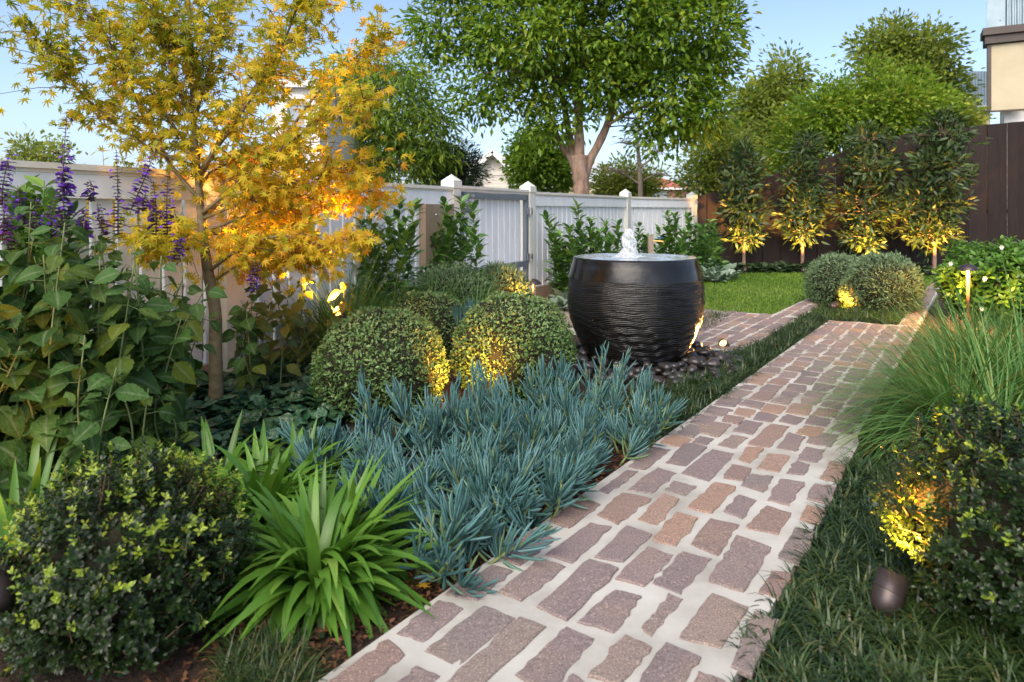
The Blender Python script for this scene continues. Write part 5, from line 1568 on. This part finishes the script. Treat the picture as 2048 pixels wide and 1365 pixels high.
# ---- bronze ground cover of rounded puckered leaves
gc = thing('bronze_ground_cover', 'low carpet of dark glossy puckered leaves round the maple trunk', 'ground cover', GY(470, 3.0))
DL = [strip([.06, .24, .38, .44, .42, .30, .06], b_, .10, .35) for b_ in (.4, .9, 1.3)]
def rosettes(poly, n, per, size, root, T, mat, n_parts, key, zr=(.0, .05), el=(.25, 1.0), width=1.0, val=None):
    p = sample_poly(poly, n)
    P, D, Nn, S = [], [], [], []
    for c in p:
        a0 = rng.uniform(0, 6.28)
        for w in range(per):
            an = a0 + w * 2.4 + rng.normal() * .2; e = rng.uniform(*el)
            o = np.array([math.cos(an), math.sin(an), 0])
            P.append([c[0], c[1], rng.uniform(*zr)] + o * .02); D.append(o * math.cos(e) + ZU * math.sin(e)); Nn.append(-o * math.sin(e) + ZU * math.cos(e) + rng.normal(size=3) * .25); S.append(size * rng.uniform(.6, 1.2))
    P, D, Nn, S = (np.array(a) for a in (P, D, Nn, S))
    foliage(root, T, frames(D, Nn, S * width, S, S), P, mat, np.clip(rng.normal(size=len(P)) * .25 + .45, 0, 1) if val is None else rng.random(len(P)), n_parts, 'leaf', 'foliage', key)
rosettes([G(330, 860), G(440, 930), G(640, 900), G(690, 800), G(640, 720), G(560, 690), G(470, 720), G(300, 800)], 230, 7, .080, gc, DL, M['dark_leaf'], 300, 'bronze_leaf', el=(.35, 1.25), width=1.15)
rosettes([G(200, 900), G(330, 860), G(440, 930), G(420, 1000), G(220, 990)], 40, 6, .08, gc, DL, M['dark_leaf'], 0, 'bronze_leaf')

# ---- blue chalk sticks
cs = thing('blue_chalk_sticks', 'mass of blue-green pencil-leaved succulents along the path edge', 'succulents', G(1000, 950))
PCL = [pencil(b_, f_, 6) for b_, f_ in ((.15, .044), (.45, .042), (.8, .040), (.35, .048))]
def chalk(poly, n, hr, root, n_parts, lean=.35, extra=()):
    p = sample_poly(poly, n)
    items = [(np.array([q[0], q[1], 0]), rng.uniform(*hr), None) for q in p] + [(np.asarray(e[0], float), e[1], e[2]) for e in extra]
    P, D, Nn, S, VV = [], [], [], [], []
    sm = MB()
    for (b0, h, ln) in items:
        ax = unit(np.array([rng.normal() * lean, rng.normal() * lean, 1.0])) if ln is None else unit(ln)
        top = b0 + ax * h
        sm.tube(catmull([b0, b0 + ax * h * .5 + rng.normal(size=3) * .008, top], 3), np.linspace(.0055, .0042, 7), 5)
        x = unit(np.cross(ax, [.2, 1, .1])); y = np.cross(ax, x)
        k = rng.integers(19, 27)
        for w in range(k):
            t = w / k
            an = w * 2.4 + rng.normal() * .25
            o = math.cos(an) * x + math.sin(an) * y
            op = np.interp(t, [0, .5, .85, 1], [1.0, .58, .32, .10]) + rng.normal() * .12
            P.append(b0 + ax * h * (.35 + .65 * t) + o * .004); D.append(o * math.sin(op) + ax * math.cos(op)); Nn.append(-o * math.cos(op) * 1.0 + ax * math.sin(op) + rng.normal(size=3) * .3)
            S.append(rng.uniform(.07, .125) * (1 - .2 * t)); VV.append(np.clip(rng.normal() * .2 + .38 + .22 * t + (.45 if t < .14 else 0), 0, 1))
    sm.build('stems', M['stem'], root, 'stuff', True)
    P, D, Nn, S, VV = (np.array(a) for a in (P, D, Nn, S, VV))
    foliage(root, PCL, frames(D, Nn, S, S, S), P, M['chalk'], VV, n_parts, 'leaf', 'foliage', 'chalk')
chalk([G(590, 950), G(640, 930), G(790, 895), G(920, 885), G(1060, 865), G(1160, 835), G(1290, 860), G(1318, 892), G(1135, 1035), G(985, 1150), G(880, 1222), G(770, 1100)], 225, (.03, .20), cs, 300, .62,
      [(GY(1078, 3.05), .30, (.05, 0, 1)), (GY(1095, 3.1), .26, (.3, .1, 1)), (GY(1060, 3.0), .23, (-.5, 0, 1)), (GY(1205, 3.35), .30, (0, 0, 1)), (GY(1190, 3.3), .24, (-.2, 0, 1)), (GY(1228, 3.35), .26, (.2, 0, 1)), (GY(1170, 3.25), .22, (-.35, 0, 1)),
       (GY(1250, 3.3), .20, (.45, 0, 1)), (GY(1285, 3.15), .22, (.1, 0, 1)), (GY(1300, 3.1), .16, (.3, -.2, 1)), (GY(945, 2.7), .22, (-.1, 0, 1)), (GY(860, 2.75), .20, (.15, 0, 1)), (GY(905, 2.85), .19, (.05, 0, 1)), (GY(820, 2.65), .19, (.25, 0, 1)), (GY(700, 2.7), .15, (.35, 0, 1)), (GY(735, 2.75), .16, (.35, 0, 1)), (GY(655, 2.65), .13, (.25, 0, 1)), (GY(625, 2.6), .11, (.2, 0, 1)), (GY(1000, 2.75), .17, (.2, 0, 1))] + [(np.array([q[0], q[1], 0]), rng.uniform(.20, .30), (rng.normal() * .3, rng.normal() * .2, 1)) for q in sample_poly([G(640, 900), G(800, 880), G(1060, 850), G(1280, 850), G(1180, 960), G(900, 1000), G(760, 1000)], 34)])
cs2 = thing('blue_chalk_sticks', 'small patch of blue pencil leaves between the rear ball bushes', 'succulents', GY(938, 4.5))
chalk([GY(915, 4.35), GY(965, 4.35), GY(960, 4.9), GY(910, 4.9)], 14, (.28, .38), cs2, 0, .2)

# ---- mondo grass
mz = blades
strip_poly = [UV(UL - .01, 2.78), UV(UL - .012, 6.72), UV(UR - .16, 6.75), UV(UR - .16, 7.6), UV(-1.36, 7.6), UV(-1.385, 4.85), UV(-1.50, 4.74), UV(-1.36, 4.1), UV(-1.45, 3.75), UV(-1.62, 3.45), UV(-1.35, 3.05)]
def tufts(poly, n, per, h, w, mat, spread, seg=4, bend=(.8, 1.9), lean=.95):
    c = sample_poly(poly, n)
    a = rng.uniform(0, 2 * math.pi, n * per)
    r = spread * np.sqrt(rng.random(n * per))
    p = np.repeat(c, per, 0) + np.stack([np.cos(a), np.sin(a)], 1) * r[:, None]
    tone = np.clip(np.repeat(rng.normal(size=n) * .15 + .40, per) + rng.normal(size=n * per) * .2, 0, 1)
    return p, dict(az=a + rng.normal(size=n * per) * .5, hs=np.repeat(rng.uniform(.65, 1.25, n), per), vals=tone)
p, kw = tufts(strip_poly, 1000, 28, 0, 0, None, .020)
tag(blades('mondo_grass', p, .095, .0072, M['mondo'], 1.1, 4, .0, bend=(.9, 2.3), **kw), 'dark tufted mondo grass in the strip between pot and brick path', 'grass')
fr_poly = [UV(UR + .025, .30), UV(UR + .025, 2.6), UV(UR + .05, 3.2), UV(UR + .42, 3.2), UV(UR + .75, 2.0), UV(UR + 1.0, 1.0), UV(UR + .9, .2)]
p, kw = tufts(fr_poly, 1500, 34, 0, 0, None, .020)
tag(blades('mondo_grass', p, .080, .0078, M['mondo'], 1.25, 4, .0, bend=(1.0, 2.8), **kw), 'dark tufted mondo grass between the brick path and the near right box bush', 'grass')
p, kw = tufts([G(1380, 655), G(1405, 632), G(1465, 624), G(1440, 650), G(1400, 668)], 120, 14, 0, 0, None, .03)
tag(blades('mondo_grass', p, .075, .006, M['mondo'], 1.1, 3, .0, **kw), 'small patch of mondo grass between lawn and paving right of the pot', 'grass')
p, kw = tufts([G(430, 1330), G(470, 1400), G(640, 1400), G(600, 1300), G(520, 1290)], 60, 16, 0, 0, None, .02)
tag(blades('mondo_grass', p, .085, .0046, M['mondo'], 1.1, 4, .0), 'little tuft of mondo grass under the front strap-leaved clump', 'grass')

# ---- tussock grasses
TG = [strip([.5, .55, .5, .42, .32, .2, .03], b_, 0) for b_ in (.6, 1.1, 1.6, 2.1)]
def tussock(label, c, n, ln, wid, mat, lean=(.1, .9), bias=(0, 0), group=None, name='tussock_grass', rad=.05, dry=0.0):
    c = np.asarray(c, float)
    root = thing(name, label, 'grass', c, group)
    az = rng.uniform(0, 6.283, n)
    out = np.stack([np.cos(az), np.sin(az), np.zeros(n)], 1)
    t = rng.uniform(*lean, n)
    d = unit(out * np.sin(t)[:, None] + ZU * np.cos(t)[:, None] + np.array([bias[0], bias[1], 0]))
    ho = unit(d * [1, 1, 0] + 1e-6)
    nr = -ho * d[:, 2:3] + ZU * np.linalg.norm(d[:, :2], axis=1)[:, None] + rng.normal(size=(n, 3)) * .12
    P = c + out * rad * np.sqrt(rng.random(n))[:, None]
    L_ = ln * rng.uniform(.55, 1.15, n)
    v = np.clip(rng.normal(size=n) * .2 + .36 + dry + (rng.random(n) < .08) * .45, 0, 1)
    foliage(root, TG, frames(d, nr, wid, L_, L_), P, mat, v, 0, 'blade', 'blades', name)
    return root
GG = 'arching tussock grasses at the path side'
RT = [(1900, 3.05, 'fine arching grass tussock spilling its blades over the path'), (1985, 2.75, 'grass tussock directly above the near right box bush'), (1935, 3.6, 'grass tussock behind the spilling one'),
      (2040, 3.35, 'grass tussock at the right picture edge'), (1985, 4.2, 'rear grass tussock below the gardenia bush'), (1915, 4.5, 'short yellow lit grass tussock near the copper lamp'), (2060, 4.6, 'rear grass tussock at the far right edge')]
for k, (px, Y_, lab) in enumerate(RT):
    tussock(lab, GY(px, Y_), 520 if k < 4 else 450, .74 if k < 4 else .52, .0066, M['carex'], (.05, 1.0), (-.30 if k < 3 else -.12, -.08), GG, 'tussock_grass', .09)
GL = 'green tussock grasses left of the gate'
for px, Y_, n, ln, lab in ((690, 4.45, 650, .86, 'green grass tussock behind the left ball bush'), (775, 4.75, 650, .86, 'green grass tussock in front of the first laurel'), (640, 4.85, 450, .72, 'grass tussock by the maple spotlight'),
                           (950, 5.1, 550, .66, 'grass tussock in front of the pale dome bushes'), (860, 5.0, 450, .70, 'grass tussock between laurel and rear ball bush')):
    tussock(lab, GY(px, Y_), n, ln, .0062, M['carex'], (.05, .8), (0, 0), GL, 'tussock_grass', .07, -.02)
tg = tussock('short yellow tuft of dry grass under the copper lamp', GY(1905, 5.3), 500, .20, .006, M['drygrass'], (.1, 1.1), (0, 0), None, 'dry_grass', .14)

# ---- laurels
LL = [strip([.03, .16, .22, .23, .19, .11, .01], b_, .22) for b_ in (.2, .5, .8)]
def laurel(label, px, Yc, tops, leaf, group='young laurels along the white fence', n_parts=90, spread=.06, gap=.026):
    base = GY(px, Yc)
    root = thing('laurel', label, 'shrub', base, group)
    P, D, Nn, S, VV = [], [], [], [], []
    sm = MB()
    for (tx, ty) in tops:
        top = PY(tx, ty, Yc + rng.normal() * .08)
        b0 = base + np.array([(top[0] - base[0]) * .5 + rng.normal() * .02, rng.normal() * .05, 0])
        Q = catmull([b0, (b0 + top) / 2 + rng.normal(size=3) * .02, top], 8)
        sm.tube(Q, np.linspace(.006, .0025, len(Q)), 5)
        L_ = np.linalg.norm(top - b0); k = int(L_ / gap)
        for q in range(k):
            t = .08 + .92 * q / k
            a = np.array([np.interp(t, np.linspace(0, 1, len(Q)), Q[:, i]) for i in range(3)])
            for w in range(2 if t > .75 else 3):
                an = q * 2.4 + w * 2.1 + rng.normal() * .3
                o = np.array([math.cos(an), math.sin(an), 0]); up = rng.uniform(.5, 1.5) if t > .6 else rng.uniform(.0, 1.0)
                off = 0 if w == 0 else rng.uniform(0, spread) * (1 - t) * 2.0
                P.append(a + o * (.004 + off)); D.append(o + ZU * up); Nn.append(ZU - o * up * .6 + rng.normal(size=3) * .3); S.append(leaf * 1.15 * rng.uniform(.7, 1.2)); VV.append(np.clip(rng.normal() * .2 + .38 + .25 * t, 0, 1))
    sm.build('stems', M['stem'], root, smooth=True)
    P, D, Nn, S, VV = (np.array(a) for a in (P, D, Nn, S, VV))
    foliage(root, LL, frames(D, Nn, S, S, S), P, M['laurel'], VV, n_parts, 'leaf', 'foliage', 'laurel')
laurel('broad-leaved laurel behind the purple salvias at the far left', 75, 2.88, [(30, 380), (52, 366), (88, 362), (112, 395), (140, 420), (10, 400), (65, 400), (165, 440)], .085, n_parts=100)
laurel('upright laurel with the tallest stems left of the brown letterbox', 775, 4.98, [(722, 440), (742, 410), (775, 425), (800, 400), (828, 410), (760, 450), (812, 440), (700, 470)], .085, n_parts=120)
laurel('upright laurel in front of the gate latch and letterbox', 905, 5.75, [(890, 402), (922, 398), (945, 405), (868, 470), (905, 430), (880, 450), (935, 440), (850, 490)], .088, n_parts=120)
laurel('laurel with one leaning stem just right of the gate hinges', 1135, 7.5, [(1092, 430), (1108, 450), (1122, 470), (1140, 455), (1128, 490), (1105, 500), (1145, 490)], .095)
laurel('laurel with a single tall spire behind the pot', 1170, 7.9, [(1154, 408), (1180, 435), (1165, 470), (1190, 470), (1150, 480), (1200, 460)], .095)
laurel('laurel directly behind the water jet', 1228, 8.3, [(1208, 442), (1236, 443), (1222, 470), (1250, 470), (1200, 480), (1262, 480)], .095)
laurel('laurel beside the timber tap post', 1283, 8.7, [(1278, 450), (1295, 478), (1268, 475), (1288, 470)], .095)
laurel('laurel right of the tap before the last fence panel', 1340, 9.2, [(1335, 425), (1352, 430), (1318, 455), (1365, 465), (1340, 460), (1325, 480), (1358, 480), (1310, 490)], .10)
laurel('bushy laurel at the corner of white and dark fences', 1388, 9.9, [(1376, 425), (1392, 455), (1405, 450), (1370, 460), (1415, 470), (1385, 480), (1428, 480), (1400, 490)], .10)
laurel('dark laurel against the start of the dark fence', 1425, 10.6, [(1420, 440), (1435, 455), (1410, 460), (1440, 480), (1425, 490), (1400, 480)], .10)

# ---- silver leaved plants and the row under the columnar trees
sl = thing('silver_plant', 'silvery soft-leaved plants at the lawn edge right of the pot', 'plant', GY(1430, 9.6))
rosettes([GY(1398, 9.0), GY(1470, 9.6), GY(1462, 10.6), GY(1400, 10.4)], 34, 9, .16, sl, LL, M['lamb'], 100, 'silver_leaf', (.02, .10), (.3, 1.2), 1.3)
sl = thing('silver_plant', 'single pale rosette beside the left foot of the pot', 'plant', GY(1130, 6.9))
rosettes([GY(1122, 6.7), GY(1140, 6.7), GY(1140, 7.1), GY(1122, 7.1)], 5, 10, .16, sl, LL, M['lamb'], 50, 'silver_leaf', (.02, .10), (.3, 1.2), 1.3)
rw = thing('ground_cover_row', 'low dark leafy row along the foot of the timber fence', 'ground cover', GY(1700, 10.9))
rosettes([GY(1440, 10.75), GY(1620, 10.8), GY(1960, 10.1), GY(1960, 10.7), GY(1440, 11.4)], 330, 8, .10, rw, DL, M['shrub_dark'], 0, 'row_leaf', (.0, .12), (.2, 1.2))

# ---- mulch chips and fallen leaves on the bare soil
MC = [flat_leaf(.25, .2), quad_leaf(.2)]
p = np.vstack([sample_poly([G(560, 1400), G(760, 1290), G(1090, 1080), G(1320, 890), G(1250, 860), G(900, 1100), G(560, 1200), G(200, 1400)], 2600), sample_poly([G(480, 720), G(640, 700), G(640, 620), G(500, 620)], 500), sample_poly([UV(UR + .4, 1.0), UV(UR + .4, 2.4), UV(UR + 1.0, 2.2), UV(UR + 1.0, .6)], 700)])
n = len(p); dd = rand_dirs(n) * [1, 1, .25]
o = joined('bark_mulch', MC, frames(dd, np.tile([0, 0, 1.], (n, 1)) + rng.normal(size=(n, 3)) * .4, rng.uniform(.010, .028, n)), np.c_[p, rng.uniform(.0, .014, n)], rng.integers(0, 2, n), rng.random(n), M['mulch'], None, 'stuff', False)
tag(o, 'brown bark chips covering bare soil beside the path', 'mulch')
p = np.vstack([sample_poly([G(600, 1330), G(800, 1240), G(1090, 1060), G(1300, 900), G(1000, 1050), G(700, 1250)], 9), sample_poly([G(640, 800), G(1140, 760), G(1100, 620), G(700, 620)], 8)])
n = len(p)
o = joined('fallen_leaves', [maple_leaf(.2, 1), maple_leaf(.8, .8)], frames(rand_dirs(n) * [1, 1, .1], np.tile([0, 0, 1.], (n, 1)) + rng.normal(size=(n, 3)) * .3, .05), np.c_[p, rng.uniform(.02, .03, n)], rng.integers(0, 2, n), .75 + .25 * rng.random(n), M['maple'], None, 'stuff', False)
tag(o, 'few fallen orange maple leaves lying at the path edge', 'leaves')
